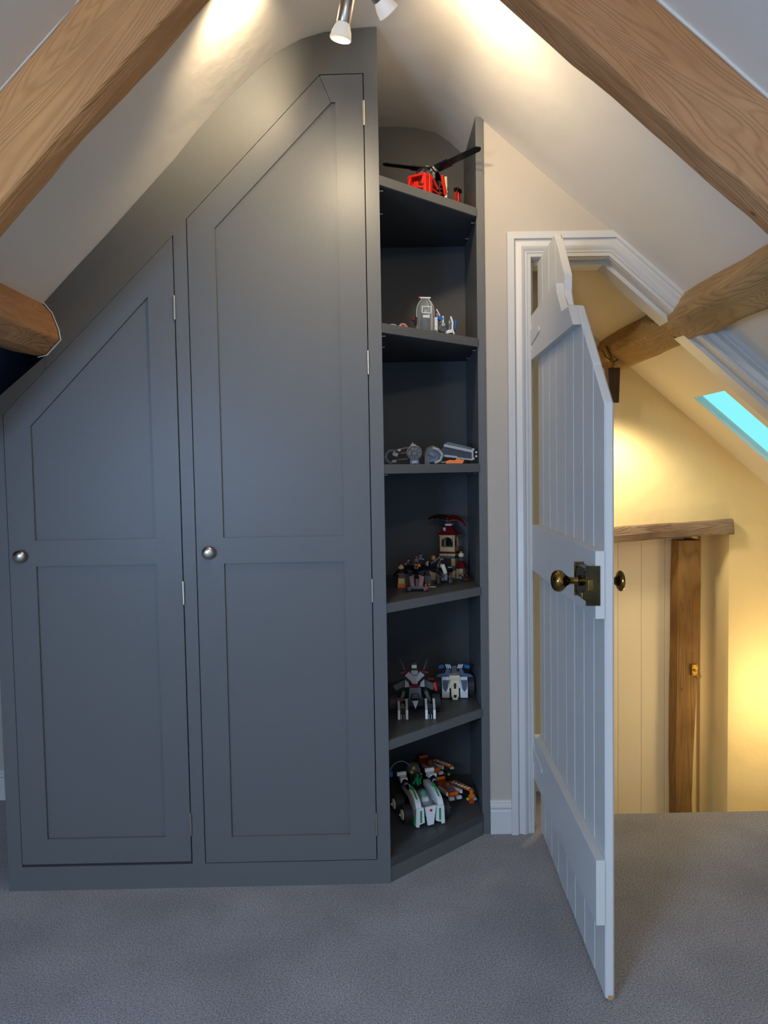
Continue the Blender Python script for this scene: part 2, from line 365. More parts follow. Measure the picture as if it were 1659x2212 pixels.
# skylight
k = thing('window_1', 'narrow roof window with blue sky in the landing slope', 'window', (KX0, KY0, cz(KX0)), kind='structure')
fr = MB()
def slope_box(mb, x0, x1, y0, y1, h0, h1):
    t = Vector((.868, 0, 1)).normalized()
    vs = []
    for h in (h0, h1):
        for y in (y0, y1):
            for x in (x0, x1): vs.append((x + t.x * h - KX0, y - KY0, cz(x) + t.z * h - cz(KX0)))
    mb.add(vs, [(0, 2, 3, 1), (4, 5, 7, 6), (0, 1, 5, 4), (2, 6, 7, 3), (0, 4, 6, 2), (1, 3, 7, 5)])
for a in ((KX0 - .05, KX0, KY0 - .05, KY1 + .05), (KX1, KX1 + .05, KY0 - .05, KY1 + .05), (KX0, KX1, KY0 - .05, KY0), (KX0, KX1, KY1, KY1 + .05)): slope_box(fr, *a, T, T + .02)
fr.build('window_frame', 'white', k)
pn = MB(); slope_box(pn, KX0, KX1, KY0, KY1, T, T + .006); pn.build('pane', 'pane', k)

# ------------------------------------------------------------------ timber beams
def beam(name, p0, p1, sec, m, label, nseg=40, amp=.006, seed=0, up=None, ends=None):
    """sec: list of (offset along u, offset along v). u = world y, v = perpendicular. Object local x runs along the timber."""
    p0 = Vector(p0); p1 = Vector(p1); L = (p1 - p0).length; x = (p1 - p0).normalized()
    u = Vector(up) if up else Vector((0, 1, 0)); v = x.cross(u).normalized(); u = v.cross(x).normalized()
    k = len(sec); vs = []; fs = []
    for i in range(nseg + 1):
        t = L * i / nseg
        for j, (a, b) in enumerate(sec):
            q = Vector((t * 3.2, j * 5.3 + seed * 11, seed)); q2 = Vector((t * 9, j * 3.1, seed * 7 + 2))
            da = (noise.noise(q) * 1.6 + noise.noise(q2) * .8) * amp; db = (noise.noise(q + Vector((0, 0, 9))) * 1.6 + noise.noise(q2 + Vector((0, 0, 5))) * .8) * amp
            vs.append((t, a + da, b + db))
    for i in range(nseg):
        for j in range(k): fs.append((i * k + j, (i + 1) * k + j, (i + 1) * k + (j + 1) % k, i * k + (j + 1) % k))
    fs += [tuple(range(k)), tuple(range(nseg * k, (nseg + 1) * k))[::-1]]
    o = MB().add(vs, fs).build(name, m, bevel=.006, seg=2)
    o.matrix_world = Matrix(((x.x, u.x, v.x, p0.x), (x.y, u.y, v.y, p0.y), (x.z, u.z, v.z, p0.z), (0, 0, 0, 1)))
    tag(o, label, 'beam')
    return o
# left rafter: front face y=1.665, back 1.75, drop below ceiling .222 vertical (= .153 square to the slope)
# v axis = x cross y; for a left rafter running down-left->up-right v points up
sl = math.atan(1.045); cl = math.cos(sl)
def lz(x): return 1.892 + 1.045 * (x + 1.0374)
d = .222 * cl
beam('rafter', (-1.95, 1.665, lz(-1.95)), (-.28, 1.665, lz(-.28)), [(0, .03), (0, -.06), (0, -d), (.045, -d - .002), (.09, -d), (.09, -.06), (.09, .03)], 'beamL',
     'oak truss rafter rising across the top left corner', amp=.0035, seed=1)
sr = math.atan(.868); cr2 = math.cos(sr)
def rz_(x): return 2.5778 - .868 * (x - .4007)
beam('rafter', (.22, 1.74, rz_(.22)), (2.05, 1.74, rz_(2.05)), [(0, .03), (0, -.08), (0, -.240 * cr2), (.045, -.242 * cr2), (.09, -.238 * cr2), (.09, -.08), (.09, .03)], 'beamR',
     'oak truss rafter descending across the top right corner', amp=.005, seed=2)
# purlins (along y)
def purlin(name, sec, y0, y1, m, label, amp, seed, endcut=None):
    o = beam(name, (0, y0, 0), (0, y1, 0), [(a, b) for a, b in sec], m, label, nseg=36, amp=amp, seed=seed, up=(1, 0, 0))
    return o
# x axis = +y, u = +x, v = x cross u = y cross x = -z  -> sec uses (X, -Z)
purlin('purlin', [(X, -Z) for X, Z in [(1.1054, 1.9685), (1.068, 1.90), (1.075, 1.868), (1.15, 1.812), (1.19, 1.818), (1.2436, 1.846), (1.30, 1.93), (1.2, 2.0)]], 1.5, YS + .03, 'beamP',
       'weathered oak purlin running through the top of the doorway', .0035, 3)
purlin('purlin', [(X, -Z) for X, Z in [(-1.045, 1.897), (-1.012, 1.860), (-.994, 1.81), (-.989, 1.778), (-1.034, 1.734), (-1.062, 1.728), (-1.14, 1.745), (-1.16, 1.80)]], 1.2, YF - .001, 'beamR',
       'oak purlin end butting the wardrobe at the left edge', .0012, 4)
ck = MB(); ring = [(-1.037, 1.895), (-1.010, 1.861), (-.9915, 1.81), (-.9865, 1.777), (-1.032, 1.731), (-1.060, 1.725)]
ck.path([(x, YF - .001, z) for x, z in ring], .0022, 6)
tag(ck.build('caulk_line', 'caulk'), 'thin white filler bead around the left purlin end', 'filler')
for nm_, a_, b_, f_, y_ in (('left', -1.9, -.3, lz, 1.662), ('right', .24, 2.0, rz_, 1.737)):
    q_ = MB(); n_ = 30
    q_.path([(a_ + (b_ - a_) * i / n_, y_ + .0015 * noise.noise(Vector((i * .7, 3, 1))), f_(a_ + (b_ - a_) * i / n_) - .003 + .003 * noise.noise(Vector((i * .9, 1, 7)))) for i in range(n_ + 1)], .0045, 6)
    tag(q_.build('caulk_line', 'caulk'), 'white filler line where the %s rafter meets the ceiling' % nm_, 'filler')
# stairwell lintel and post
beam('lintel', (.80, YS - .03, .992), (1.757, YS - .03, 1.048), [(0, .036), (-.004, 0), (0, -.038), (.10, -.04), (.16, -.036), (.16, .036)], 'lintel', 'pale weathered oak lintel over the board door', nseg=30, amp=.006, seed=6)
ps = MB(); pts = []
rows = [(.975, 1.495, 1.622), (.75, 1.492, 1.622), (.45, 1.490, 1.612), (.15, 1.486, 1.600), (-.15, 1.484, 1.590), (-.35, 1.486, 1.583), (-.6, 1.49, 1.59), (-.95, 1.50, 1.60)]
vs = []; fs = []
for i, (z, a, b) in enumerate(rows):
    for xx, yy in ((a, YS + .075), (a + .012, YS + .03), (b - .008, YS + .022), (b, YS + .05), (b, YS + .15), (a, YS + .15)): vs.append((z, xx + random.uniform(-.002, .002), yy))
for i in range(len(rows) - 1):
    for j in range(6): fs.append((i * 6 + j, i * 6 + (j + 1) % 6, (i + 1) * 6 + (j + 1) % 6, (i + 1) * 6 + j))
fs += [tuple(range(6))[::-1], tuple(range((len(rows) - 1) * 6, len(rows) * 6))]
o = ps.add(vs, fs).build('post', 'post', smooth=True)
o.matrix_world = Matrix(((0, 1, 0, 0), (0, 0, 1, 0), (1, 0, 0, 0), (0, 0, 0, 1)))
tag(o, 'dark oak post standing under the lintel beside the board door', 'post')
lt = thing('latch_plate', 'small brass hook and eye plate on the oak post', 'latch', (1.583, YS + .018, .32))
MB().box(-.014, .014, -.004, .006, -.028, .028).build('plate', 'brassy', lt, bevel=.001)
MB().lathe((0, -.002, 0), (0, -1, 0), [(0, .007), (.006, .007), (.008, .004), (.014, .005), (.018, .003)], 10).build('stud', 'brassy', lt)
MB().path([(.004, -.016, .002), (.016, -.014, -.004), (.024, -.01, -.018), (.03, -.008, -.034), (.024, -.008, -.046), (.014, -.008, -.036)], .0014, 6).build('hook', 'brassy', lt)
for dx, dz in ((-.009, .021), (.009, .021), (-.009, -.021), (.009, -.021)): MB().tube((dx, -.0045, dz), (dx, -.003, dz), .003, n=8).build('screw', 'brassd', lt)

# ------------------------------------------------------------------ wardrobe
W = thing('wardrobe', 'dark grey painted two door wardrobe fitted under the slope', 'wardrobe', (-.6, YF, 0))
OX, OY = -.6, YF
def sh(m): m.v = [(x - OX, y - OY, z) for x, y, z in m.v]; return m
TH = .022
D1 = dict(xl=-1.1755, xr=-.6275, z0=.090, top=lambda x: 2.0925 + (x + .6258) * .992, pl=-1.0915, pr=-.709, ptop=lambda x: 1.9046 + (x + .7114) * 1.0387)
def d2top(x): return 2.1449 + (x + .5794) * 1.0185 if x < -.1573 else 2.5748 + (x + .1573) * .02
def p2top(x): return 2.1153 + (x + .4952) * 1.0167 if x < -.1232 else 2.4935
D2 = dict(xl=-.5805, xr=-.0240, z0=.083, top=d2top, pl=-.4945, pr=-.1095, ptop=p2top)
g = .003
def wtop(x):
    if x < -1.0375: return 1.575 + (x + 1.2235) * .826
    return cz(x) - .001
ff = MB()
ff.strips([(-1.2235, 0, wtop(-1.2235)), (D1['xl'] - g, 0, wtop(D1['xl'] - g))], YF, YF + TH)
ff.box(D1['xl'] - g, D2['xr'] + g, YF, YF + TH, 0, .083 - g)
xsx = [D1['xl'] - g, -1.1, -1.038]
ff.strips([(x, D1['top'](x) + g, wtop(x)) for x in xsx], YF, YF + TH)
xsx = [-1.037, -.9515, -.8287, -.7, D1['xr'] + g]
ff.strips([(x, D1['top'](x) + g, cz(x) - .001) for x in xsx], YF, YF + TH)
ff.strips([(x, .08, cz(x) - .001) for x in (D1['xr'] + g, -.6155, D2['xl'] - g)], YF, YF + TH)
ff.strips([(x, D2['top'](x) + g, cz(x) - .001) for x in (D2['xl'] - g, -.5336, -.43, -.343, -.284, -.212, -.1573, -.14, -.054, D2['xr'] + g)], YF, YF + TH)
ff.strips([(x, 0, cz(x) - .001) for x in (D2['xr'] + g, 0, .022)], YF, YF + TH)
sh(ff).build('face_frame', 'grey', W)
sh(MB().prism([(YF + TH, 0), (YB, 0), (YB, 2.718), (YF + TH, 2.718)], .004, .022, 'x')).build('side_panel', 'grey_shaded', W)
sh(MB().prism([(YF + TH, 0), (YB, 0), (YB, 1.55), (YF + TH, 1.55)], -1.22, -1.20, 'x')).build('side_panel', 'grey_shaded', W)
sh(MB().strips([(x, 0, wtop(x) - .02) for x in (-1.2, -.985, -.62, -.34, -.14, .004)], YB - .03, YB)).build('back_panel', 'grey_shaded', W)
def wdoor(D, proud, hz, kx, kz, lab):
    y0 = YF - proud; y1 = YF + TH - proud
    root = None
    m = MB()
    xl, xr, pl, pr, z0, t, pt = D['xl'], D['xr'], D['pl'], D['pr'], D['z0'], D['top'], D['ptop']
    m.strips([(xl, z0, t(xl)), (pl, z0, t(pl))], y0, y1)
    m.box(pl, pr, y0, y1, z0, D['pz'][0]); m.box(pl, pr, y0, y1, D['pz'][1], D['pz'][2])
    if D is D2:
        m.prism([(pl, pt(pl)), (pl, t(pl)), (-.1585, t(-.1585)), (-.1238, 2.4929)], y0, y1)
        m.prism([(-.1573, 2.5748), (pr, t(pr)), (pr, 2.4935), (-.1228, 2.4935)], y0, y1)
        m.strips([(pr, z0, t(pr)), (xr, z0, t(xr))], y0, y1)
    else:
        m.strips([(pl, pt(pl), t(pl)), (pr, pt(pr), t(pr))], y0, y1)
        m.strips([(pr, z0, t(pr)), (xr, z0, t(xr))], y0, y1)
    root = sh(m).build('door', 'grey', W)
    r = .009
    p = MB()
    if D is D2: p.strips([(x, D['pz'][2] - .01, pt(x) + .008) for x in (pl - .01, -.1232, pr + .01)], y0 + r, y1 - .002)
    else: p.strips([(x, D['pz'][2] - .01, pt(x) + .01) for x in (pl - .01, pr + .01)], y0 + r, y1 - .002)
    sh(p).build('panel', 'grey', root)
    sh(MB().box(pl - .01, pr + .01, y0 + r, y1 - .002, D['pz'][0] - .01, D['pz'][1] + .01)).build('panel', 'grey', root)
    sh(MB().lathe((kx, y0, kz), (0, -1, 0), [(0, .008), (.003, .0085), (.004, .006), (.012, .006), (.014, .0175), (.018, .0205), (.023, .0195), (.027, .015), (.029, .008), (.0297, .002)], 28)).build('knob', 'steel', root, smooth=True)
    for a in hz:
        h = MB().tube((xr + .0015, y0 - .002, a), (xr + .0015, y0 - .002, a + .075), .0038, n=10)
        for q in (.02, .04, .058): h.tube((xr + .0015, y0 - .002, a + q), (xr + .0015, y0 - .002, a + q + .001), .0042, n=10)
        sh(h).build('hinge', 'hinge', root)
    return root
D1['pz'] = (.173, 1.0645, 1.1468); D2['pz'] = (.1675, 1.0626, 1.145)
wdoor(D1, .003, (1.834, .934, .177), -1.136, 1.0986, '')
wdoor(D2, .0005, (2.421, 1.654, .930, .164), -.5406, 1.0996, '')

# ------------------------------------------------------------------ corner shelf unit
B = thing('corner_shelves', 'tall dark grey painted open corner shelves beside the wardrobe', 'shelves', (.2, 2.8, 0))
OX, OY = .2, 2.8
sh(MB().prism([(YW - .01, 0), (YB, 0), (YB, cz(.385)), (3.0, cz(.385)), (YW - .01, cz(.385))], .3675, .3955, 'x')).build('side_panel', 'grey', B, bevel=.001)
sh(MB().strips([(x, 0, cz(x)) for x in (.022, .108, .18, .256, .312, .35, .3675)], YB - .015, YB)).build('back_panel', 'grey_shaded', B)
FRONT = lambda off=0: [(.0225, YF + .004 + off), (.3672, YW - .022 + off)]
for z in (2.273, 1.816, 1.370, .922, .472):
    sh(MB().prism(FRONT() + FRONT(.014)[::-1], z - .030, z, 'z')).build('shelf_lipping', 'grey', B, bevel=.001)
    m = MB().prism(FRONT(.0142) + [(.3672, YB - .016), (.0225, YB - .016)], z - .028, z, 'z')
    sh(m).build('shelf', 'grey_shaded', B, bevel=.0012)
    for x, y, s in ((.0225, 2.50, 1), (.0225, 2.72, 1), (.3672, 2.83, -1), (.3672, 3.02, -1)):
        sh(MB().tube((x, y, z - .033), (x + .012 * s, y, z - .033), .003, n=8)).build('shelf_pin', 'steel', B)
sh(MB().prism(FRONT(.0) + [(.3672, YB - .016), (.0225, YB - .016)], .052, .080, 'z')).build('base_shelf', 'grey_shaded', B, bevel=.0012)
sh(MB().prism([(.0225, YF + .006), (.3672, YW - .020), (.3672, YW + .0), (.0225, YF + .026)], 0, .052, 'z')).build('plinth', 'grey', B)

# ------------------------------------------------------------------ open ledged door
DR = thing('door_1', 'open white ledged board door with notched sloping top', 'door', (.583, 2.775, 0), -92.0096, kind='structure')
OUT = [(0, 2.083), (.310, 2.088), (.366, 2.028), (.460, 1.925), (.4601, 1.885), (.490, 1.828), (.620, 1.798), (.916, 1.504)]
def ot(s):
    for (a, b), (c, d_) in zip(OUT, OUT[1:]):
        if a <= s <= c: return b + (d_ - b) * (s - a) / (c - a)
    return OUT[-1][1]
ed = [0, .093, .213, .329, .4605, .576, .695, .806, .916]
for a, b in zip(ed, ed[1:]):
    tp = [(a, ot(a + 1e-6))] + [(s, z) for s, z in OUT if a + .002 < s < b - .0002] + [(b, ot(b - 1e-4))]
    poly = [(a, .012)] + tp + [(b, .012)]; poly = [poly[0]] + [poly[-1]] + tp[::-1]
    MB().prism(poly, 0, .023).build('plank', 'white', DR, bevel=.0045, seg=1)
MB().prism([(-.003, 1.739), (-.003, 1.893), (.364, 1.905), (.444, 1.902), (.462, 1.868), (.525, 1.803), (.617, 1.797), (.678, 1.736)], -.023, 0).build('ledge', 'white', DR, bevel=.001)
MB().box(-.003, .916, -.023, 0, .979, 1.146).build('ledge', 'white', DR, bevel=.001)
MB().box(-.003, .916, -.023, 0, .205, .372).build('ledge', 'white', DR, bevel=.001)
for z in (1.817, .297):
    h = MB(); h.tube((-.012, -.020, z - .05), (-.012, -.020, z + .05), .007, n=12)
    h.box(-.012, .004, -.025, -.021, z - .045, z + .045)
    h.build('hinge', 'white', DR)
    MB().prism([(.0, z - .028), (.0, z + .028), (.16, z + .010), (.168, z + .004), (.168, z - .004), (.16, z - .010)], -.0265, -.0225).build('hinge_strap', 'white', DR, bevel=.001)
MB().box(.9158, .9168, .006, .018, .0125, .024).build('chipped_edge', 'bare', DR, label='bare wood chip')
# rim lock, case on the ledge face, open outline like the photo's
L = MB().box(.80, .9165, -.046, -.0235, 1.022, 1.102)
LK = L.build('rim_lock', 'brassd', DR, bevel=.0015, label='aged brass rim lock')
MB().box(.9165, .9195, -.047, -.012, 1.012, 1.110).build('lock_plate', 'brassd', LK, bevel=.0008)
MB().box(.792, .80, -.048, -.0235, 1.018, 1.106).build('lock_rim', 'brass', LK, bevel=.001)
MB().box(.9195, .9245, -.044, -.030, 1.049, 1.077).build('latch_bolt', 'brass', LK, bevel=.002)
MB().box(.9195, .923, -.044, -.033, 1.024, 1.036).build('dead_bolt', 'brassd', LK, bevel=.001)
MB().box(.87, .89, -.050, -.046, 1.028, 1.040).build('snib', 'brassy', LK, bevel=.001)
for s_, z_ in ((.807, 1.096), (.905, 1.096), (.807, 1.028), (.905, 1.028)): MB().tube((s_, -.046, z_), (s_, -.0485, z_), .004, n=8).build('rivet', 'brass', LK)
kn = [(0, .013), (.006, .014), (.008, .0095), (.018, .0085), (.028, .0095), (.036, .014), (.042, .0215), (.049, .0265), (.057, .0280), (.065, .0255), (.071, .019), (.074, .010), (.0747, .002)]
MB().lathe((.860, -.046, 1.066), (0, -1, 0), kn, 28).build('door_knob', 'brass', DR, smooth=True, label='aged brass knob on the room side')
MB().lathe((.860, .023, 1.064), (0, 1, 0), [(0, .024), (.003, .024), (.004, .012)] + [(a * .52 + .001, b * .95) for a, b in kn[3:]], 28).build('door_knob', 'brass', DR, smooth=True, label='aged brass knob on the landing side')

# ------------------------------------------------------------------ ceiling spot fitting
SP = thing('ceiling_spotlight', 'brushed nickel spotlight bar with frosted glass heads at ridge', 'light', (-.02, 1.95, 2.70))
OX, OY = 0, 0
MB().box(-.22, .22, -.03, .03, -.012, .012).build('bar', 'steel', SP, bevel=.006)
MB().tube((0, 0, 0), (0, 0, .02), .05, n=24).build('ceiling_rose', 'steel', SP)
def head(piv, end, aim, energy, spot=115, vis=True):
    """piv, end in fitting coordinates"""
    p = Vector(piv); e = Vector(end); dv = (e - p).normalized()
    MB().tube((piv[0], 0, 0), piv, .005, n=8).build('arm', 'steel', SP)
    b = MB().lathe(p, dv, [(0, .006), (.004, .015), (.012, .018), (.075, .018), (.078, .016)], 20).build('lamp_holder', 'steel', SP, smooth=True)
    s0 = p + dv * .074
    MB().lathe(s0, dv, [(0, .015), (.008, .019), (.022, .0245), (.034, .0265), (.037, .0275), (.039, .0265), (.039, .0255), (.033, .025), (.02, .022), (.004, .014)], 24).build('lamp_shade', 'frost', b, smooth=True)
    sp = s0 + dv * .046 + Vector(SP.location)
    light('SPOT', 'lamp_glow', sp, Vector(sp) + Vector(aim), energy, WARM, spot_size=R(spot), spot_blend=1.0, shadow_soft_size=.028)
head((-.028, .0, -.172), (-.050, .014, -.27), (-.2, .9, -.75), 22)
head((0.0, -.05, -.155), (.06, .0, -.215), (.9, .9, -.15), 22, 100)
head((-.17, .0, -.06), (-.25, .04, -.09), (-.62, .95, .02), 34, 100)
head((.12, .0, -.06), (.17, .03, -.085), (.35, .9, .1), 18, 100)

# ------------------------------------------------------------------ stairwell lamp behind the door edge
SL = thing('wall_lamp', 'brass bow lamp with dark tapered shade beside the doorway purlin', 'light', (1.085, 3.54, 1.64))
MB().prism([(-.022, -.0), (.022, 0), (.028, .16), (-.028, .16)], -.03, .03).build('lamp_shade', 'shade', SL, bevel=.004)
bw = MB()
bw.path([(0, 0, .16), (.004, 0, .18), (-.004, 0, .205), (-.02, 0, .235), (-.03, 0, .262)], .006, 8)
bw.path([(.004, 0, .185), (.03, 0, .205), (.05, 0, .235)], .0045, 8); bw.path([(0, 0, .19), (-.03, 0, .21), (-.05, 0, .245)], .0045, 8)
bw.build('brass_bow', 'brass', SL)
MB().box(-.012, .012, -.01, .26, .12, .15).build('bracket', 'brass', SL)
light('SPOT', 'stair_glow', (1.08, 3.52, 1.60), (1.12, 4.0, 0), 27, (1.0, .83, .55), shadow_soft_size=.07, spot_size=R(140), spot_blend=.7)
S2 = thing('wall_lamp', 'brass wall lamp beyond the right edge on the stair wall', 'light', (2.06, 3.45, .25))
MB().lathe((0, 0, 0), (0, 0, 1), [(0, .05), (.09, .035)], 16).build('lamp_shade', 'frost', S2)
MB().box(0, .04, -.01, .01, -.02, .06).build('bracket', 'brass', S2)
light('POINT', 'stair_glow_low', (1.93, 3.45, .22), None, 7.5, (1.0, .78, .42), shadow_soft_size=.06)

# ------------------------------------------------------------------ toys on the shelves
def at(x, y, z): return (x, y, z)
def minifig(label, loc, rz, legs='black', torso='brown', arms=None, skin='skin', hair='dbrown', group=None, tool=None, lean=0, k=1.0):
    t = thing('toy_figure', label, 'toy figure', loc, rz, group, scale=k)
    if lean: t.rotation_euler = (R(lean), 0, R(rz))
    MB().box(-.0078, -.0008, -.004, .004, 0, .015).box(.0008, .0078, -.004, .004, 0, .015).box(-.0078, .0078, -.004, .004, .013, .0165).build('legs', legs, t)
    MB().cbox((0, 0, .0235), (.0156, .008, .0138), taper=.72).build('torso', torso, t)
    for sx in (-1, 1):
        MB().path([(sx * .0072, 0, .0285), (sx * .0098, -.001, .0235), (sx * .0092, -.0065, .0195)], .0021, 6).build('arm', arms or torso, t)
        MB().tube((sx * .0092, -.0062, .0195), (sx * .0092, -.0092, .0195), .0018, n=6).build('hand', skin, t)
    MB().lathe((0, 0, .0305), (0, 0, 1), [(0, .0038), (.001, .005), (.0075, .005), (.0088, .0036), (.0102, .0024)], 12).build('head', skin, t, smooth=True)
    if hair: MB().ball((0, .0008, .0365), (.006, .006, .0062), 10).build('hair', hair, t, smooth=True)
    if tool: MB().cbox((.0098, -.010, .030), (.0016, .0008, .034), (18, 12, 0)).box(.0072, .0124, -.0102, -.0086, .018, .0195).build('sword', tool, t)
    return t

# --- top shelf: red helicopter
Z1 = 2.2735
H = thing('toy_helicopter', 'red and black toy helicopter with long black rotor blades', 'toy', (.222, 2.835, Z1), -31)
MB().tube((-.026, -.1, .01), (-.026, .03, .01), .0035, n=8).tube((.026, -.1, .01), (.026, .03, .01), .0035, n=8).build('landing_skid', 'black', H)
MB().cbox((0, -.035, .035), (.052, .09, .03), taper=.9).cbox((0, -.085, .030), (.04, .03, .02), (15, 0, 0)).build('lower_hull', 'dred', H, bevel=.003)
nf = MB()
for sx in (-.024, .024):
    nf.path([(sx, -.130, .052), (sx, -.118, .078), (sx, -.085, .092), (sx, -.045, .082), (sx, -.018, .068)], .0045, 8)
    nf.path([(sx * .5, -.140, .042), (sx, -.118, .045), (sx, -.07, .055), (sx, -.005, .055)], .004, 8)
for y, z in ((-.112, .05), (-.082, .055)): nf.box(-.032, -.022, y - .009, y + .009, z - .035, z + .035).box(.022, .032, y - .009, y + .009, z - .035, z + .035)
nf.box(-.03, .03, -.122, -.074, .080, .087)
nf.build('nose_frame', 'red', H, bevel=.0015)
MB().cbox((0, -.125, .05), (.03, .02, .03), (-25, 0, 0), taper=.5).build('nose_panel', 'red', H, bevel=.002)
MB().ball((0, -.05, .085), (.024, .045, .038), 14).build('cockpit_hoop', 'smoke', H, smooth=True)
for x in (-.014, .014): MB().path([(x, -.10, .085), (x, -.08, .115), (x, -.045, .128), (x, -.01, .120)], .0026, 6).build('canopy_bar', 'black', H)
MB().box(-.02, .02, -.06, -.02, .05, .078).box(-.018, .018, -.03, -.02, .078, .10).build('seat', 'black', H, bevel=.002)
MB().box(-.012, .012, -.075, -.062, .055, .07).build('control_panel', 'blue', H)
MB().cbox((-.03, .015, .088), (.008, .012, .06), (25, 0, 0)).cbox((.03, .015, .088), (.008, .012, .06), (25, 0, 0)).cbox((-.03, .0, .062), (.009, .03, .012)).build('side_bracket', 'red', H, bevel=.002)
eg = MB().box(-.022, .022, .0, .06, .04, .10)
for z in (.048, .06, .072, .084): eg.box(-.026, .026, .004, .056, z, z + .006)
eg.build('engine', 'black', H, bevel=.001)
for x in (-.03, .03):
    b = MB().box(x - .004, x + .004, .026, .034, .012, .118)
    for z in (.03, .05, .07, .09): b.tube((x - .005, .03, z), (x + .005, .03, z), .003, n=8)
    b.tube((x, .0, .024), (x, .05, .024), .005, n=10).build('white_beam', 'cream_plastic', H, bevel=.0015)
for x, y, z in ((-.038, .055, .092), (-.030, .085, .090), (-.036, .05, .030)):
    g_ = MB().tube((x - .012, y, z), (x + .012, y, z), .0105, n=14)
    for a in range(10): g_.cbox((x, y + .0108 * math.cos(a * .628), z + .0108 * math.sin(a * .628)), (.024, .003, .003), (math.degrees(a * .628), 0, 0))
    g_.build('rotor_gear', 'black', H)
MB().cbox((0, .10, .05), (.02, .12, .018), (4, 0, 0)).cbox((-.004, .065, .045), (.05, .03, .05), taper=.7).build('tail_boom', 'dred', H, bevel=.002)
MB().path([(-.0285, .052, .058), (-.0285, .060, .062), (-.0285, .060, .050), (-.0285, .050, .044), (-.0285, .061, .040)], .0018, 6).build('number_mark', 'toywhite', H)
MB().path([(0, .150, .066), (0, .178, .122), (0, .186, .126)], .0036, 8).build('tail_strut', 'red', H)
MB().cbox((0, .194, .094), (.007, .016, .066), (4, 0, 0)).build('tail_fin', 'red', H, bevel=.001)
MB().box(-.005, .005, .12, .20, .0, .068).build('tail_support', 'black', H)
MB().box(-.008, .008, .172, .205, .120, .132).build('tail_bracket', 'black', H, bevel=.001)
MB().lathe((0, 0, .10), (0, 0, 1), [(0, .006), (.05, .006), (.05, .014), (.060, .014), (.062, .006), (.068, .005)], 16).build('rotor_mast', 'lgrey', H)
hb = MB()
for a in (200, 309, 75):
    a_ = R(a + 31); c_, s_ = math.cos(a_), math.sin(a_)
    bl = MB(); vs = []
    L_ = {200: .195, 309: .232, 75: .20}[a]; lift = {200: -.002, 309: .004, 75: 0}[a]
    for t_, wd, th in ((.018, .014, .006), (.085, .014, .006), (.086, .011, .003), (L_ - .012, .011, .0025), (L_, .003, .002)):
        z_ = .157 + lift * t_ / L_
        for q in (-wd, wd):
            for zz in (-th / 2, th / 2): vs.append((c_ * t_ - s_ * q, s_ * t_ + c_ * q, z_ + zz + q * {200: .14, 309: -.42, 75: 0}[a]))
    fs = []
    for i in range(4):
        b0 = i * 4; b1 = b0 + 4
        fs += [(b0, b0 + 1, b1 + 1, b1), (b0 + 2, b1 + 2, b1 + 3, b0 + 3), (b0 + 1, b0 + 3, b1 + 3, b1 + 1), (b0, b1, b1 + 2, b0 + 2)]
    fs += [(0, 2, 3, 1), (16, 17, 19, 18)]
    bl.add(vs, fs).build('rotor_blade', 'black', H)
    hb.tube((0, 0, .164), (c_ * .03, s_ * .03, .166), .003, n=8)
hb.build('rotor_hub', 'cream_plastic', H)
for c in list(H.children):
    if not c.name.startswith('rotor_blade') and not c.name.startswith('rotor_hub') and not c.name.startswith('rotor_mast'): c.scale = (1.10, 1.1, 1.16)

# --- second shelf: clear domed craft and a small flat one
Z2 = 1.8165
V = thing('toy_submarine', 'clear domed white and grey toy pod with blue side arm', 'toy', (.180, 2.745, Z2), 8)
MB().box(-.034, .034, -.03, .035, .006, .022).studs(-.034, .034, -.03, .035, .022).build('base_plate', 'dgrey', V)
MB().lathe((0, 0, .018), (0, 0, 1), [(0, .029), (.05, .031), (.085, .031), (.102, .028), (.116, .021), (.127, .012), (.131, .002)], 24).build('dome', 'clear', V, smooth=True)
for a in (0, 180, 305, 55):
    c_, s_ = math.cos(R(a)), math.sin(R(a))
    MB().path([(c_ * r_, s_ * r_, z) for z, r_ in ((.018, .0295), (.068, .0315), (.103, .0315), (.120, .0285), (.134, .0215), (.145, .0125))], .0010, 5).build('dome_rib', 'toywhite', V)
MB().tube((-.019, 0, .150), (.019, 0, .150), .0032, n=10).build('top_handle', 'toywhite', V)
MB().tube((-.024, 0, .150), (-.019, 0, .150), .0036, n=10).build('red_tip', 'red', V)
MB().box(-.018, .014, -.012, .012, .022, .070).box(-.016, .010, .008, .014, .07, .10).build('seat', 'black', V, bevel=.002)
MB().box(-.017, .017, -.020, -.017, .088, .091).box(-.017, .017, -.020, -.017, .112, .115).box(-.017, -.014, -.020, -.017, .088, .115).box(.014, .017, -.020, -.017, .088, .115).build('inner_frame', 'toywhite', V)
MB().cbox((0, -.013, .078), (.024, .004, .010)).build('sticker_panel', 'toywhite', V)
MB().cbox((0, 0, .098), (.014, .012, .016)).build('instrument', 'lgrey', V, bevel=.002)
wb_ = MB()
for x in (.036,):
    wb_.box(x - .005, x + .005, -.012, -.004, .004, .075)
    for z in (.016, .03, .044, .058, .070): wb_.tube((x, -.0125, z), (x, -.0145, z), .0026, n=8)
wb_.build('white_beam', 'toywhite', V, bevel=.001)
MB().cbox((.05, 0, .074), (.024, .014, .014), (0, 30, 0)).build('blue_joint', 'blue', V, bevel=.001)
MB().cbox((-.036, .0, .062), (.008, .012, .03)).build('black_joint', 'black', V)
MB().cbox((-.043, .0, .070), (.012, .01, .012), (0, 20, 0)).build('red_joint', 'dred', V, bevel=.001)
MB().cbox((.046, .01, .092), (.006, .006, .014), (0, 30, 0)).build('red_joint', 'red', V, bevel=.001)
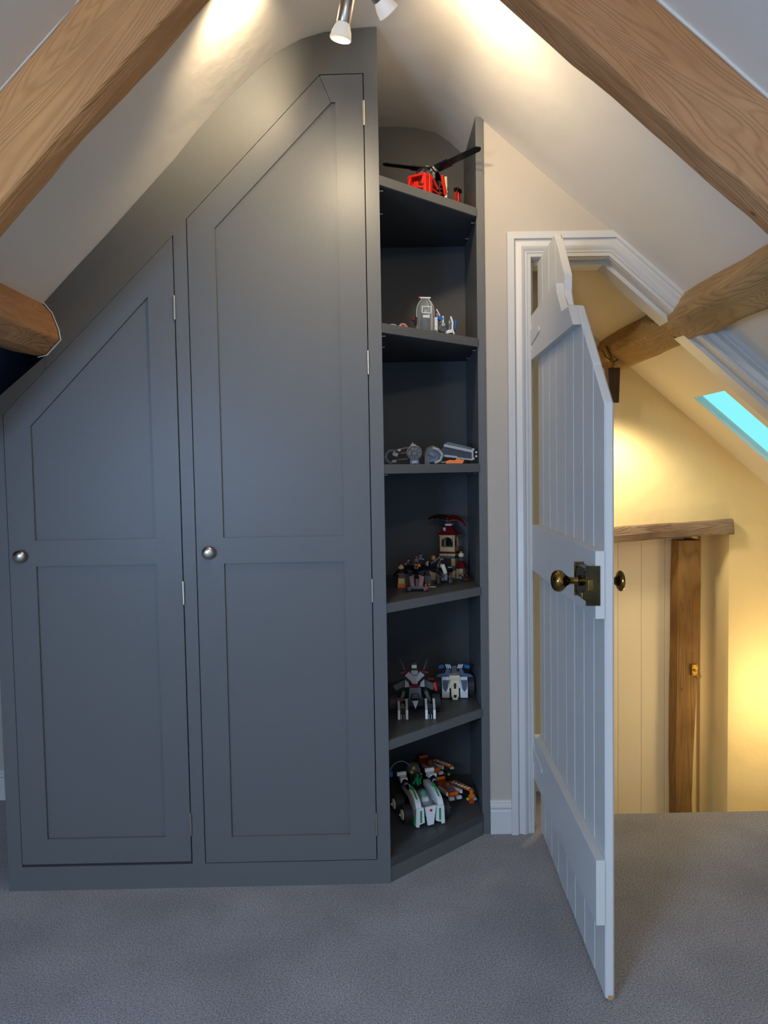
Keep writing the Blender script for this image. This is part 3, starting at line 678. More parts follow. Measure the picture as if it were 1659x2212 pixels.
MB().path([(.040, 0, .108), (.050, 0, .088), (.056, 0, .060)], .0022, 6).box(.060, .065, -.004, .002, .032, .082).build('arm_strut', 'toywhite', V)
MB().tube((.056, -.030, .030), (.056, .012, .030), .014, n=18).tube((.060, -.034, .044), (.060, -.030, .044), .005, n=12).build('thruster', 'dgrey', V, bevel=.001)
MB().tube((.056, -.0345, .044), (.056, -.031, .044), .007, n=14).build('thruster_ring', 'lgrey', V)
MB().ball((.092, 0, .045), (.018, .012, .035), 14).build('side_pod', 'dgrey', V, smooth=True)
MB().cbox((.104, -.006, .048), (.006, .014, .04), (0, 8, 0)).build('blue_fin', 'blue', V, bevel=.001)
MB().path([(.088, -.014, .078), (.094, -.016, .055), (.092, -.018, .03), (.098, -.018, .012)], .0035, 6).cbox((.078, -.02, .020), (.024, .010, .012), (0, -12, 0)).build('claw', 'toywhite', V)
F = thing('toy_glider', 'small flat grey and red toy craft left of the clear dome', 'toy', (.078, 2.60, Z2), 22)
V.scale = (1, 1, .93); F.scale = (.85, .8, 1.25)
MB().ball((-.022, 0, .004), (.026, .02, .014), 14, half=True).build('left_wing', 'lgrey', F, smooth=True)
MB().ball((.030, .02, .004), (.024, .018, .020), 14, half=True).build('cockpit', 'lgrey', F, smooth=True)
MB().cbox((.024, .0, .014), (.014, .012, .005), (0, 14, 0)).build('red_panel', 'red', F)
MB().box(-.05, .06, -.002, .02, 0, .005).build('base', 'dgrey', F)

# --- third shelf: two grey craft and an orange piece
Z3 = 1.3705
A3 = thing('toy_starfighter', 'grey toy spacecraft with round dark front window, left side', 'toy', (.130, 2.70, Z3), 0)
MB().lathe((0, .02, .040), (0, -1, 0), [(0, .022), (.006, .026), (.040, .027), (.043, .025)], 28).build('round_hull', 'lgrey', A3, smooth=True)
wn = MB().lathe((0, -.024, .040), (0, -1, 0), [(0, .023), (.003, .022), (.006, .010)], 28).build('front_window', 'smoke', A3, smooth=True)
wr = MB()
for a in range(0, 360, 45): wr.tube((.008 * math.cos(R(a)), -.031, .040 + .008 * math.sin(R(a))), (.023 * math.cos(R(a)), -.026, .040 + .023 * math.sin(R(a))), .0011, n=5)
for i in range(24):
    a, b = R(i * 15), R(i * 15 + 15)
    wr.tube((.023 * math.cos(a), -.026, .04 + .023 * math.sin(a)), (.023 * math.cos(b), -.026, .04 + .023 * math.sin(b)), .0016, n=5)
    wr.tube((.009 * math.cos(a), -.031, .04 + .009 * math.sin(a)), (.009 * math.cos(b), -.031, .04 + .009 * math.sin(b)), .001, n=5)
wr.build('window_spokes', 'dgrey', A3)
MB().box(-.016, .016, -.03, .0, .0, .016).box(-.006, .006, -.034, -.03, .002, .014).build('chin_block', 'sand', A3, bevel=.002)
MB().box(-.008, .008, -.0345, -.0335, .004, .006).box(-.008, .008, -.0345, -.0335, .009, .011).build('chin_vents', 'toywhite', A3)
for z0_, z1_ in ((.058, .046), (.040, .034), (.018, .014)):
    MB().tube((-.022, -.002, z0_), (-.082, -.008, z1_), .0045, .0035, n=8).build('side_arm', 'dgrey', A3)
cl_ = MB()
for k_ in range(6):
    a = R(60 + k_ * 40)
    cl_.cbox((-.080 + .018 * math.cos(a), -.010, .028 + .021 * math.sin(a)), (.016, .012, .010), (0, -math.degrees(a) + 90, 0))
cl_.build('left_claw', 'dgrey', A3, bevel=.001)
MB().cbox((-.066, -.016, .036), (.018, .004, .012), (0, 20, 0)).cbox((-.052, -.016, .050), (.01, .004, .008)).cbox((-.07, -.016, .012), (.014, .004, .008)).build('claw_plates', 'lgrey', A3)
MB().box(-.012, .006, -.01, .01, .066, .070).ball((-.004, 0, .073), .0035, 8).build('roof_sensor', 'lgrey', A3)
B3 = thing('toy_spaceship', 'long dark grey toy spacecraft with studded wing, right side', 'toy', (.200, 2.80, Z3), 0)
MB().lathe((.0, .0, .034), (0, -1, 0), [(0, .02), (.01, .034), (.035, .034), (.04, .028)], 8).build('hull', 'dgrey', B3)
MB().path([(.0, -.045, .058), (.022, -.048, .050), (.034, -.048, .032), (.026, -.048, .012), (.006, -.048, .004)], .005, 8).build('pincer', 'lgrey', B3)
MB().cbox((-.004, -.046, .036), (.022, .008, .010), (0, 25, 0)).cbox((.002, -.046, .014), (.03, .008, .008), (0, -12, 0)).build('blue_panel', 'sand', B3)
MB().box(-.03, -.012, -.05, -.03, .0, .03).build('strut', 'dgrey', B3)
lw_ = MB(); lw2 = MB()
for i in range(13):
    x = .045 + i * .0078; z = .066 - i * .0018
    lw_.cbox((x, -.028, z), (.008, .026, .009), (0, 12, 0)).tube((x, -.041, z - .003), (x, -.044, z - .003), .0026, n=6)
    lw2.cbox((x, -.030, .026 - i * .0010 + (.004 if i < 6 else 0)), (.008, .022, .006)).tube((x, -.041, .026 - i * .001), (x, -.044, .026 - i * .001), .0022, n=6)
tag(lw_.build('studded_wing', 'lgrey', B3), kind='stuff'); tag(lw2.build('studded_wing', 'lgrey', B3), kind='stuff')
MB().prism([(.03, .030), (.142, .018), (.142, .050), (.03, .056)], -.036, -.012).cbox((.06, -.02, .052), (.05, .02, .012), (0, 10, 0)).build('wing_core', 'black', B3)
MB().prism([(.040, .070), (.058, .080), (.142, .058), (.142, .050)], -.014, -.006).build('upper_vane', 'dgrey', B3)
MB().prism([(.140, .014), (.150, .014), (.150, .020), (.146, .022), (.146, .046), (.150, .048), (.150, .054), (.140, .054)], -.04, -.022).build('end_clamp', 'lgrey', B3)
for z in (.026, .040): MB().tube((.156, -.036, z), (.156, -.041, z), .0042, n=12).build('end_stud', 'lgrey', B3)
O3 = thing('toy_boat', 'small orange toy piece at front of the middle shelf', 'toy', (.273, 2.715, Z3), 0)
MB().prism([(-.030, 0), (.028, 0), (.034, .014), (.022, .014), (.012, .018), (.0, .012), (-.016, .014), (-.032, .009)], -.012, .012).build('orange_body', 'orange', O3, bevel=.0015)
MB().tube((-.046, 0, .006), (-.030, 0, .006), .002, n=8).build('nozzle', 'lgrey', O3)

# --- fourth shelf: bell tower, flying beast, cart, figures
Z4 = .9225
TW = thing('toy_tower', 'tan brick toy tower with dark red roof', 'toy', (.283, 3.055, Z4), -22)
def course(mb, z, h, w_=.032, skip=None):
    n_ = 4; st = 2 * w_ / n_
    for i in range(n_):
        for side in range(4):
            a, b = -w_ + i * st, -w_ + (i + 1) * st
            if skip and side == 0 and skip[0] <= i <= skip[1]: continue
            e = .0004; q = .010
            bx = {0: (a + e, b - e, -w_, -w_ + q), 1: (a + e, b - e, w_ - q, w_), 2: (-w_, -w_ + q, a + e, b - e), 3: (w_ - q, w_, a + e, b - e)}[side]
            mb.box(*bx, z + e, z + h - e)
lt_ = MB(); gy = MB()
for i in range(10):
    course(gy if i in (3, 4, 8) else lt_, i * .0096, .0096, skip=(1, 2) if i in (5, 6, 7) else None)
tag(lt_.build('lower_wall', 'tan', TW), kind='stuff'); tag(gy.build('grey_course', 'dgrey', TW), kind='stuff')
MB().box(-.017, .017, -.024, -.022, .045, .078).build('dark_window', 'dbrown', TW)
MB().box(-.019, .019, -.036, -.030, .040, .044).build('window_sill', 'toywhite', TW)
MB().box(-.024, .024, -.034, -.028, .022, .038).build('dark_balcony', 'black', TW, bevel=.001)
MB().box(-.036, .036, -.036, .036, .096, .104).build('red_band', 'dred', TW, bevel=.001)
MB().box(-.030, .030, -.030, .030, .104, .122).build('parapet', 'tan', TW, bevel=.0006)
for sx in (-1, 1):
    for sy in (-1, 1): MB().box(sx * .030 - (.006 if sx > 0 else 0), sx * .030 + (.006 if sx < 0 else 0), sy * .030 - (.006 if sy > 0 else 0), sy * .030 + (.006 if sy < 0 else 0), .122, .166).build('corner_post', 'tan', TW)
for kk, rot in enumerate((0, 90, 180, 270)):
    am_ = MB(); pts_ = [(.022 * math.cos(R(a)), .144 + .017 * math.sin(R(a))) for a in range(0, 181, 20)]
    for p_, q_ in zip(pts_, pts_[1:]):
        am_.prism([p_, q_, (q_[0], .167), (p_[0], .167)] if abs(p_[0] - q_[0]) > 1e-4 else [p_, q_, (q_[0] + .001, .167)], -.030, -.027)
    ob = am_.build('arch', 'tan', TW); ob.rotation_euler = (0, 0, R(rot))
MB().box(-.032, .032, -.032, .032, .165, .170).build('cornice', 'tan', TW)
MB().cbox((0, 0, .188), (.076, .076, .036), taper=.30).build('roof', 'dred', TW)
MB().cbox((-.012, -.022, .186), (.010, .036, .006), (-38, 0, 12)).box(-.013, .013, -.013, .013, .206, .212).build('roof_cap', 'toywhite', TW)
MB().lathe((0, 0, .128), (0, 0, 1), [(0, .012), (.006, .009), (.018, .005), (.024, .002)], 12).build('bell', 'black', TW, smooth=True)
MB().box(.034, .062, -.026, .010, .012, .040).build('side_annex', 'tan', TW)
MB().cbox((.050, -.008, .052), (.040, .046, .026), taper=.5).box(.034, .066, -.034, -.030, .038, .042).build('annex_roof', 'dred', TW)
MB().cbox((-.012, -.060, .032), (.080, .012, .010), (0, 27, 0)).build('red_ramp', 'dred', TW)
MB().box(-.062, -.030, -.05, -.01, 0, .058).studs(-.062, -.030, -.05, -.01, .058).build('side_block', 'tan', TW)
for x in (.045, .058): MB().lathe((x, -.045, 0), (0, 0, 1), [(0, .008), (.012, .005), (.03, .001)], 8).build('grey_spike', 'lgrey', TW)
def wings(mb, sx, z, sp, y=0, th=.003, droop=.03, chord=.02):
    n_ = 8; vs = []; fs = []
    for i in range(n_ + 1):
        t_ = i / n_; x = sx * sp * t_; zz = z + .014 * math.sin(t_ * 2.2) - droop * t_ * t_; c_ = chord * (1 - t_ ** 1.6) + .002
        for yy, dz in ((-c_, -c_ * .35), (c_ * .8, c_ * .45)):
            for q in (-th / 2, th / 2): vs.append((x, y + yy, zz + dz + q + (-.003 * (i % 2) if yy < 0 else 0)))
    for i in range(n_):
        b0 = i * 4; b1 = b0 + 4
        fs += [(b0, b1, b1 + 2, b0 + 2), (b0 + 1, b0 + 3, b1 + 3, b1 + 1), (b0, b0 + 1, b1 + 1, b1), (b0 + 2, b1 + 2, b1 + 3, b0 + 3)]
    fs += [(0, 2, 3, 1), (n_ * 4, n_ * 4 + 1, n_ * 4 + 3, n_ * 4 + 2)]
    return mb.add(vs, fs)
EG = thing('toy_bird', 'dark red toy bird with spread wings perched on the tower roof', 'toy', (.282, 3.05, Z4 + .2125), -12)
MB().ball((0, 0, .016), (.014, .022, .013), 12).ball((-.004, -.02, .022), .008, 10).cbox((0, -.029, .020), (.004, .010, .004), (30, 0, 0)).build('body', 'dred', EG, smooth=True)
wings(MB(), -1, .020, .085, droop=.012).build('left_wing', 'dbrown', EG); wings(MB(), 1, .020, .070, droop=.042).build('right_wing', 'dred', EG)
MB().box(-.006, -.002, -.003, .003, 0, .008).box(.002, .006, -.003, .003, 0, .008).build('claws', 'dbrown', EG)
BT = thing('toy_bat', 'black winged toy beast with spread wings above the cart', 'toy', (.135, 2.77, Z4), 0)
MB().box(-.012, .012, .02, .055, 0, .045).build('stand', 'black', BT)
MB().ball((0, .03, .062), (.016, .026, .014), 12).ball((0, .0, .072), .010, 10).cbox((-.005, -.002, .085), (.003, .003, .012)).cbox((.005, -.002, .085), (.003, .003, .012)).build('body', 'black', BT, smooth=True)
wings(MB(), -1, .066, .085, y=.03, droop=.036, chord=.016).build('left_wing', 'black', BT); wings(MB(), 1, .064, .100, y=.03, droop=.040, chord=.018).build('right_wing', 'black', BT)
MB().ball((-.0045, -.0085, .075), .0022, 8).ball((.0045, -.0085, .075), .0022, 8).build('eyes', 'toywhite', BT)
MB().cbox((.004, .006, .082), (.022, .012, .010), (0, 0, 15)).build('orange_saddle', 'orange', BT)
for x in (-.012, .012): MB().lathe((x, -.004, .048), (0, 0, -1), [(0, .004), (.012, .001)], 6).build('fang', 'toywhite', BT)
CT = thing('toy_cart', 'low black and brown toy cart at shelf front', 'toy', (.135, 2.715, Z4), 0)
MB().box(-.038, .036, -.022, .020, .006, .014).build('chassis', 'black', CT, bevel=.001)
MB().box(-.036, .034, -.024, -.020, .012, .018).box(-.032, -.024, -.027, -.02, .004, .018).box(.022, .030, -.027, -.02, .004, .018).build('grey_bumper', 'dgrey', CT)
for x in (-.034, .034):
    for y in (-.018, .018): MB().tube((x - .005, y, .008), (x + .005, y, .008), .008, n=14).build('wheel', 'tyre', CT)
for x in (-.018, .014): MB().cbox((x, -.012, .032), (.014, .006, .044), (-8, -6 if x < 0 else 8, 0), taper=1.25).build('side_shield', 'rustd', CT, bevel=.001)
MB().cbox((.002, -.010, .030), (.016, .006, .026), (-10, 0, 0)).build('front_shield', 'black', CT)
MB().tube((.030, -.014, .014), (.066, -.018, .015), .0012, n=6).build('spear', 'tan', CT)
for x, z in ((.034, .012), (.030, .022), (.042, .024), (.026, .006)): MB().ball((x, -.024, z), .004, 8).build('copper_boss', 'rust', CT)
CP = thing('toy_siege_frame', 'dark brown toy frame with cream paddle arm before tower', 'toy', (.245, 2.87, Z4), 8)
for x in (-.024, .024): MB().cbox((x, 0, .018), (.014, .022, .036), taper=.6).box(x - .010, x + .010, -.014, .014, 0, .005).build('leg', 'dbrown', CP, bevel=.001)
MB().box(-.012, .012, -.008, .008, .012, .036).build('grey_block', 'dgrey', CP, bevel=.001)
MB().path([(-.026, 0, .038), (-.022, 0, .075), (-.012, 0, .086), (.004, 0, .078), (.012, 0, .05)], .006, 8).build('dark_neck', 'black', CP)
MB().cbox((-.002, -.006, .056), (.014, .006, .036), (0, -18, 0)).path([(.006, -.008, .04), (.004, -.008, .016)], .0015, 5).build('cream_paddle', 'cream_plastic', CP, bevel=.002)
MB().path([(.018, -.01, .022), (.034, -.01, .012), (.050, -.01, .020)], .0015, 5).build('bow', 'black', CP)
GF = 'toy figures on the fourth shelf'
CR = thing('toy_crate', 'small tan and orange toy stack at the left of the figures', 'toy', (.082, 2.80, Z4), 0)
MB().box(-.014, .014, -.012, .012, 0, .014).build('orange_base', 'orange', CR); MB().brick(-.012, .012, -.010, .010, .014, .034).build('tan_block', 'tan', CR); MB().brick(-.010, .010, -.008, .008, .034, .052).build('brown_block', 'brown', CR)
minifig('toy figure in tan on the leftmost stack', (.082, 2.80, Z4 + .054), -5, 'brown', 'tan', group=GF, k=.85)
minifig('toy figure with black hair raising a silver sword', (.112, 2.88, Z4 + .055), 5, 'black', 'black', hair='black', tool='chrome', group=GF)
minifig('toy figure in dark red coat behind left wing', (.100, 2.85, Z4 + .045), -15, 'dbrown', 'dred', hair='dred', group=GF)
minifig('toy figure with orange beard riding the black beast', (.137, 2.785, Z4 + .083), 8, 'dbrown', 'dgrey', hair='rust', skin='rust', group=GF, k=.75)
minifig('toy figure with black hood and pale mask at the back', (.160, 2.92, Z4 + .070), 0, 'black', 'black', hair='black', skin='lgrey', tool='chrome', group=GF)
minifig('toy figure in brown with white hair beside beast', (.182, 2.87, Z4 + .035), 10, 'brown', 'dgrey', hair='lgrey', group=GF)
BL = thing('toy_block_stack', 'dark toy rock stack holding the figures behind the cart', 'toy', (.135, 2.90, Z4), 0)
MB().brick(-.046, -.012, -.055, .020, 0, .044).brick(-.034, -.012, -.03, .02, .044, .053).build('left_rock', 'dgrey', BL)
MB().brick(.010, .040, -.004, .045, 0, .068).build('rear_rock', 'black', BL)
MB().brick(.036, .060, -.045, -.01, 0, .033).build('right_rock', 'dgrey', BL)
OG = thing('toy_ogre', 'large bald pale toy figure with spread arms holding club', 'toy figure', (.213, 2.975, Z4 + .0), -6)
MB().brick(-.016, .016, -.012, .012, 0, .042).build('tan_pedestal', 'tan', OG)
MB().cbox((0, 0, .060), (.034, .018, .030), taper=1.2).build('torso', 'black', OG, bevel=.004)
for sx in (-1, 1): MB().path([(sx * .018, 0, .072), (sx * .028, -.004, .062), (sx * .026, -.010, .048)], .006, 8).build('arm', 'skin', OG)
MB().ball((0, -.004, .086), (.009, .009, .011), 12).build('head', 'skin', OG, smooth=True)
MB().cbox((.008, -.016, .078), (.003, .003, .046), (0, 52, 0)).build('club', 'lgrey', OG)
fl = minifig('toy figure in brown lying down at the right shelf end', (.345, 2.895, Z4 + .006), 32, 'brown', 'dbrown', hair='dbrown', tool='dgrey', group=GF, lean=0)
fl.rotation_euler = (R(-62), 0, R(40)); fl.location = (.338, 2.905, Z4 + .006)
hat = minifig('toy figure with wide dark hat on the tower annex', (.325, 3.015, Z4 + .068), -10, 'dbrown', 'tan', hair=None, group=GF)
MB().lathe((0, 0, .038), (0, 0, 1), [(0, .009), (.002, .009), (.003, .005), (.010, .002)], 12).build('hat', 'dbrown', hat)

# --- fifth shelf: dark walker and white wheeled craft
Z5 = .4725
K5 = thing('toy_walker', 'black and grey toy battle machine with pale clawed front feet', 'toy', (.122, 2.765, Z5), 0)
for cx in (-.047, .050):
    ft = MB().box(cx - .011, cx + .011, -.092, -.02, .020, .044)
    ft.box(cx - .008, cx + .008, -.088, -.06, .012, .050).build('foot_block', 'black', K5, bevel=.0015)
    for dx in (-.017, .011):
        MB().prism([(-.100, .0), (-.093, .0), (-.070, .030), (-.060, .064), (-.070, .066), (-.096, .040)], cx + dx, cx + dx + .008, 'x').build('foot_claw', 'lgrey', K5, bevel=.001)
        MB().box(cx + dx - .0003, cx + dx + .0083, -.1004, -.098, .002, .034).build('claw_face', 'toywhite', K5)
    MB().box(cx - .006, cx - .003, -.095, -.088, .0, .016).box(cx + .003, cx + .006, -.095, -.088, .0, .016).build('toe_pin', 'lgrey', K5)
MB().box(-.032, .032, -.045, .045, .030, .060).box(-.060, .062, -.012, .012, .032, .046).build('chassis', 'black', K5, bevel=.002)
MB().cbox((0, -.038, .080), (.046, .030, .036), taper=.9).studs(-.012, .012, -.05, -.03, .098).build('belly', 'dgrey', K5, bevel=.003)
MB().cbox((0, -.058, .071), (.036, .014, .018), taper=.7).build('nose', 'black', K5, bevel=.004)
MB().prism([(-.011, .056), (.011, .056), (0, .026)], -.064, -.058).build('chin_point', 'lgrey', K5)
MB().cbox((0, -.036, .104), (.024, .012, .006), (20, 0, 0)).cbox((-.012, -.040, .100), (.012, .004, .005), (0, 30, 0)).cbox((.012, -.040, .100), (.012, .004, .005), (0, -30, 0)).build('red_chevron', 'dred', K5)
for sx in (-1, 1):
    MB().prism([(sx * .002, .108), (sx * .036, .140), (sx * .020, .154), (sx * .004, .132)], -.034, -.026).build('chest_plate', 'lgrey', K5, bevel=.001)
    MB().prism([(sx * .018, .098), (sx * .036, .096), (sx * .034, .124), (sx * .022, .112)], -.030, -.020).build('shoulder_plate', 'lgrey', K5)
    MB().cbox((sx * .034, -.012, .148), (.032, .012, .008), (0, sx * 8, 0)).build('red_shoulder', 'dred', K5)
    MB().cbox((sx * .042, 0, .172), (.004, .008, .042), (0, sx * 22, 0), taper=.3).build('blade_antenna', 'dgrey', K5)
    MB().cbox((sx * .014, .002, .178), (.003, .004, .026), (0, sx * 6, 0), taper=.4).build('head_horn', 'black', K5)
    MB().cbox((sx * .052, .01, .095), (.046, .022, .022), (0, sx * 28, 0)).cbox((sx * .046, -.02, .064), (.012, .04, .040), (0, sx * -20, 0)).build('side_arm', 'dgrey', K5, bevel=.001)
    tr = MB().tube((sx * .062, .0, .030), (sx * .092, .0, .030), .030, n=20)
    for a in range(12): tr.cbox((sx * .077, .030 * math.cos(R(a * 30)), .030 + .030 * math.sin(R(a * 30)) * .98), (.030, .008, .003), (a * 30 + 90, 0, 0))
    tr.build('wheel', 'tyre', K5)
MB().cbox((0, -.024, .122), (.022, .012, .032), taper=1.1).box(-.012, .012, -.026, -.014, .140, .156).build('neck', 'lgrey', K5)
MB().cbox((0, -.012, .170), (.026, .022, .030), taper=.8).build('head', 'black', K5, bevel=.002)
MB().box(-.010, .008, -.0245, -.022, .164, .176).build('face_lamp', 'cream_plastic', K5)
MB().cbox((.074, -.03, .098), (.008, .006, .030), (0, -10, 0)).build('red_fin', 'red', K5)
MB().cbox((-.054, -.070, .064), (.014, .012, .010)).build('red_block', 'dred', K5)
MB().cbox((.062, .01, .116), (.024, .01, .006)).build('red_block', 'dred', K5)
B5 = thing('toy_rover', 'white and blue toy vehicle with two big black wheels', 'toy', (.286, 2.955, Z5), -3)
for sx in (-1, 1):
    tr = MB().tube((sx * .052, 0, .038), (sx * .076, 0, .038), .038, n=26)
    for a in range(16): tr.cbox((sx * .064, .038 * math.cos(R(a * 22.5)), .038 + .0375 * math.sin(R(a * 22.5))), (.024, .009, .003), (a * 22.5 + 90, 0, 0))
    tr.build('wheel', 'tyre', B5)
    MB().prism([(-.052, .004), (-.044, .0), (-.030, .004), (-.022, .07), (-.034, .082), (-.048, .06), (-.055, .03)], sx * .020 if sx > 0 else -.050, sx * .020 + .030 if sx > 0 else -.020, 'x').build('side_shell', 'toywhite', B5, bevel=.003)
    MB().prism([(sx * .023, .072), (sx * .047, .072), (sx * .044, .040), (sx * .036, .028), (sx * .028, .040)], -.0575, -.050).build('blue_panel', 'sand', B5)
    MB().prism([(sx * .018, .070), (sx * .074, .076), (sx * .062, .086), (sx * .038, .090), (sx * .030, .110), (sx * .020, .108)], -.02, -.008).build('blue_wing', 'sand', B5, bevel=.001)
    for dx in (.016, .023, .030): MB().cbox((sx * dx, -.01, .116), (.004, .008, .016), (0, sx * 20, 0)).build('claw', 'toywhite', B5)
    MB().cbox((sx * .050, .0, .112), (.022, .012, .014), (0, sx * 15, 0)).build('blue_pod', 'blue', B5, bevel=.002)
MB().prism([(-.024, .070), (.024, .070), (.020, .088), (-.020, .088)], -.045, .02).cbox((0, -.04, .055), (.046, .026, .032), (-12, 0, 0), taper=.8).cbox((0, -.054, .028), (.030, .018, .044), (-10, 0, 0)).cbox((0, -.062, .008), (.022, .016, .016)).build('body', 'cream_plastic', B5, bevel=.003)
MB().cbox((0, -.060, .052), (.008, .006, .020)).box(-.005, .005, -.0715, -.068, .010, .020).build('black_slot', 'black', B5)
MB().cbox((0, 0, .102), (.020, .02, .030)).cbox((-.016, -.006, .094), (.006, .008, .02)).build('seat', 'dgrey', B5, bevel=.001)
MB().box(-.05, .05, -.01, .01, .030, .046).build('axle', 'dgrey', B5)

# --- bottom shelf: white rover, two orange craft, orange figure
Z6 = .0805
V6 = thing('toy_buggy', 'white toy buggy with green canopy and dark wheels at front', 'toy', (.140, 2.772, Z6), 17, scale=1.2)
for sx in (-1, 1):
    for y in (-.034, .046):
        tr = MB().tube((sx * .045, y, .026), (sx * .072, y, .026), .026, n=20)
        for a in range(12): tr.cbox((sx * .0585, y + .0262 * math.cos(R(a * 30)), .026 + .0255 * math.sin(R(a * 30))), (.027, .007, .0025), (a * 30 + 90, 0, 0))
        wl = tr.build('wheel', 'tyre', V6)
        MB().lathe((sx * .072, y, .026), (sx, 0, 0), [(0, .0165), (.003, .015), (.006, .008), (.0065, .003), (.010, .0028)], 18).build('hub_cap', 'cream_plastic', wl, smooth=True)
MB().box(-.036, .036, -.070, .075, .012, .030).build('chassis', 'black', V6, bevel=.002)
MB().prism([(-.017, .060), (.019, .062), (.010, .006), (-.009, .004)], -.084, -.076).build('nose_panel', 'toywhite', V6, bevel=.001)
MB().tube((.001, -.0845, .050), (.001, -.0855, .050), .0042, n=14).build('red_dot', 'red', V6)
for sx in (-1, 1):
    MB().prism([(sx * .021, .060), (sx * .044, .058), (sx * .046, .004), (sx * .036, .002), (sx * .034, .010), (sx * .018, .014)], -.083, -.074).build('front_panel', 'toywhite', V6, bevel=.001)
    pr_ = [(-.078, .058)] + [(-.078 + .075 * (1 - math.cos(R(a))), .058 + .034 * math.sin(R(a))) for a in range(10, 91, 16)] + [(.05, .088), (.05, .070), (-.01, .064), (-.05, .030), (-.07, .008), (-.078, .008)]
    x0_ = .026 if sx > 0 else -.044
    MB().prism(pr_, x0_, x0_ + .018, 'x').build('side_cowl', 'toywhite', V6, bevel=.0015)
    MB().box(sx * .0445 - .0004, sx * .0445 + .0004, -.074, -.070, .012, .054).box(sx * .035 - .007, sx * .035 + .007, -.0315, -.030, .083, .088).build('dark_seam', 'black', V6)
    MB().cbox((sx * .035, -.045, .088), (.004, .04, .002), (28, 0, 0)).build('green_stripe', 'green', V6)
    MB().box(sx * .030 - .003, sx * .030 + .003, -.0838, -.083, .016, .052).build('green_stripe', 'green', V6)
    MB().ball((sx * .035, -.018, .096), .006, 10).build('green_light', 'green', V6)
    MB().cbox((sx * .045, -.06, .014), (.006, .014, .022)).build('green_block', 'green', V6)
    cn = MB().cbox((sx * .046, .030, .108), (.022, .03, .014), (0, 0, 8 * sx)).cbox((sx * .046, .046, .118), (.03, .008, .012))
    cn.build('cannon_mount', 'toywhite', V6, bevel=.001)
    MB().lathe((sx * .046, .020, .104), (0, -1, -.25), [(0, .010), (.016, .010), (.017, .006), (.030, .006), (.040, .0035)], 14).build('cannon', 'black', V6)
    MB().lathe((sx * .046, .004, .100), (0, -1, -.25), [(0, .007), (.006, .007), (.007, .004)], 12).build('cannon_ring', 'lgrey', V6)
MB().ball((0, -.030, .058), (.024, .042, .034), 16, half=True).build('canopy', 'clear', V6, smooth=True)
MB().ball((-.002, -.022, .076), (.009, .009, .011), 12).build('driver_head', 'green', V6, smooth=True)
MB().cbox((0, -.034, .062), (.020, .012, .014)).build('driver_body', 'toywhite', V6)
MB().box(-.024, .024, -.074, .06, .030, .058).build('cabin', 'dgrey', V6)
cy = MB()
for a in range(0, 360, 60): cy.cbox((.009 * math.cos(R(a)), .028 + .009 * math.sin(R(a)), .098), (.006, .006, .024), (math.degrees(-.5 * math.sin(R(a))), math.degrees(.5 * math.cos(R(a))), a), taper=.2)
cy.cbox((0, .028, .104), (.008, .008, .034), taper=.2).build('green_crystal', 'tgreen', V6)
MB().ball((-.004, .060, .124), (.020, .022, .020), 14).build('turret_dome', 'smoke', V6, smooth=True)
for x, z in ((-.008, .132), (-.014, .120)): MB().ball((x, .042, z), .0055, 10).build('lime_eye', 'lime', V6)
MB().box(-.018, .018, .045, .075, .058, .108).build('turret_base', 'black', V6, bevel=.002)
hs = [(-.045 - .022 + .034 * math.cos(R(a)) + .02, .055, .12 + .034 * math.sin(R(a))) for a in range(20, 181, 16)]
MB().path(hs, .0012, 6).build('hose', 'lgrey', V6)
MB().cbox((-.078, .055, .118), (.010, .008, .016)).build('hose_end', 'blue', V6)
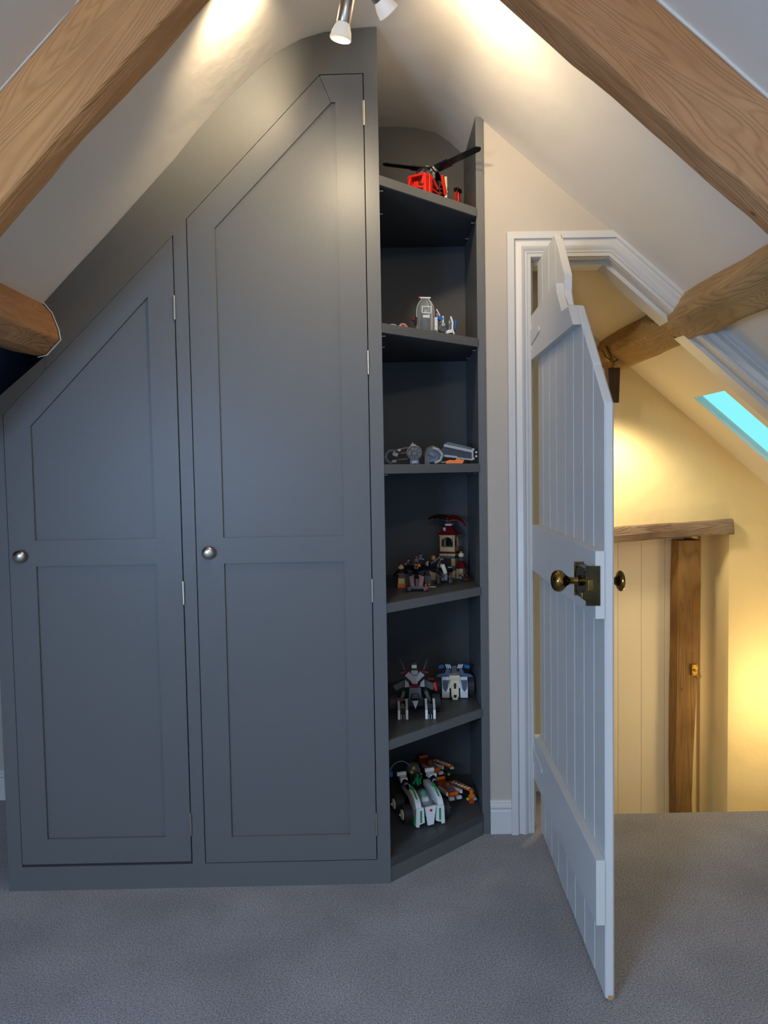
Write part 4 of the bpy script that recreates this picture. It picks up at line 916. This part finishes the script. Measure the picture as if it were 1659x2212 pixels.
def ship(label, loc, rz, z0, sc=1.0, tip='lime'):
    t = thing('toy_spacecraft', label, 'toy', loc, rz, 'orange toy spacecraft', scale=sc)
    MB().box(-.016, .016, -.045, .05, .0, z0).build('belly_block', 'dgrey', t, bevel=.001)
    MB().prism([(-.055, z0), (-.052, z0 + .008), (-.010, z0 + .016), (.06, z0 + .018), (.06, z0)], -.020, .020, 'x').build('hull', 'rust', t, bevel=.0015)
    MB().cbox((0, -.045, z0 + .010), (.032, .026, .010), (-14, 0, 0)).build('orange_nose', 'orange', t, bevel=.001)
    MB().cbox((0, .052, z0 + .026), (.036, .016, .010), (-20, 0, 0)).build('orange_spoiler', 'orange', t, bevel=.001)
    for sx in (-1, 1):
        MB().cbox((sx * .024, -.020, z0 + .012), (.007, .080, .012), (-6, 0, sx * 5)).build('white_rail', 'toywhite', t, bevel=.001)
        MB().cbox((sx * .014, -.064, z0 + .001), (.018, .012, .010)).build('nose_bumper', 'toywhite', t, bevel=.001)
        MB().prism([(-.006, z0 + .004), (.022, z0 + .010), (.022, z0 + .014), (-.006, z0 + .008)], sx * .052 - .012, sx * .052 + .012, 'x').build('wing_root', 'dgrey', t)
        wg = MB().prism([(sx * .030, .045), (sx * .064, -.050), (sx * .072, -.052), (sx * .078, -.035), (sx * .058, .045)], z0 + .006, z0 + .012, 'z'); wg.build('wing', 'orange', t)
        MB().prism([(sx * .060, -.056), (sx * .074, -.060), (sx * .082, -.034), (sx * .078, -.032), (sx * .070, -.050)], z0 + .004, z0 + .009, 'z').build('wing_edge', 'toywhite', t)
        st_ = MB()
        for i in range(6): st_.cbox((sx * (.040 + i * .005), .028 - i * .013, z0 + .0135), (.010, .005, .003))
        st_.build('wing_stripes', 'toywhite' if sx > 0 else 'lgrey', t)
        MB().tube((sx * .040, .01, z0 + .004), (sx * .040, -.078, z0 - .004), .0028, n=8).build('gun', 'black', t)
        MB().ball((sx * .040, -.080, z0 - .004), (.0055, .007, .0055), 10).build('gun_tip', tip, t, smooth=True)
    MB().ball((0, -.012, z0 + .012), (.020, .038, .024), 14, half=True).build('canopy', 'smoke', t, smooth=True)
    MB().ball((0, -.004, z0 + .024), .009, 10).build('pilot_head', 'orange', t, smooth=True)
    MB().cbox((0, -.020, z0 + .016), (.012, .010, .010)).build('pilot_body', 'chrome', t)
    return t
ship('orange and white toy spacecraft nearer the shelf front', (.248, 2.925, Z6), 22, .020, 1.12)
ship('orange and white toy spacecraft at the back left', (.190, 3.045, Z6), 24, .065, 1.05)
og = minifig('small orange toy figure standing at the right of the bottom shelf', (.338, 2.865, Z6), 20, 'rust', 'orange', skin='orange', hair='orange', k=1.15)
MB().cbox((.006, -.012, .018), (.010, .008, .008)).build('grey_tool', 'lgrey', og)
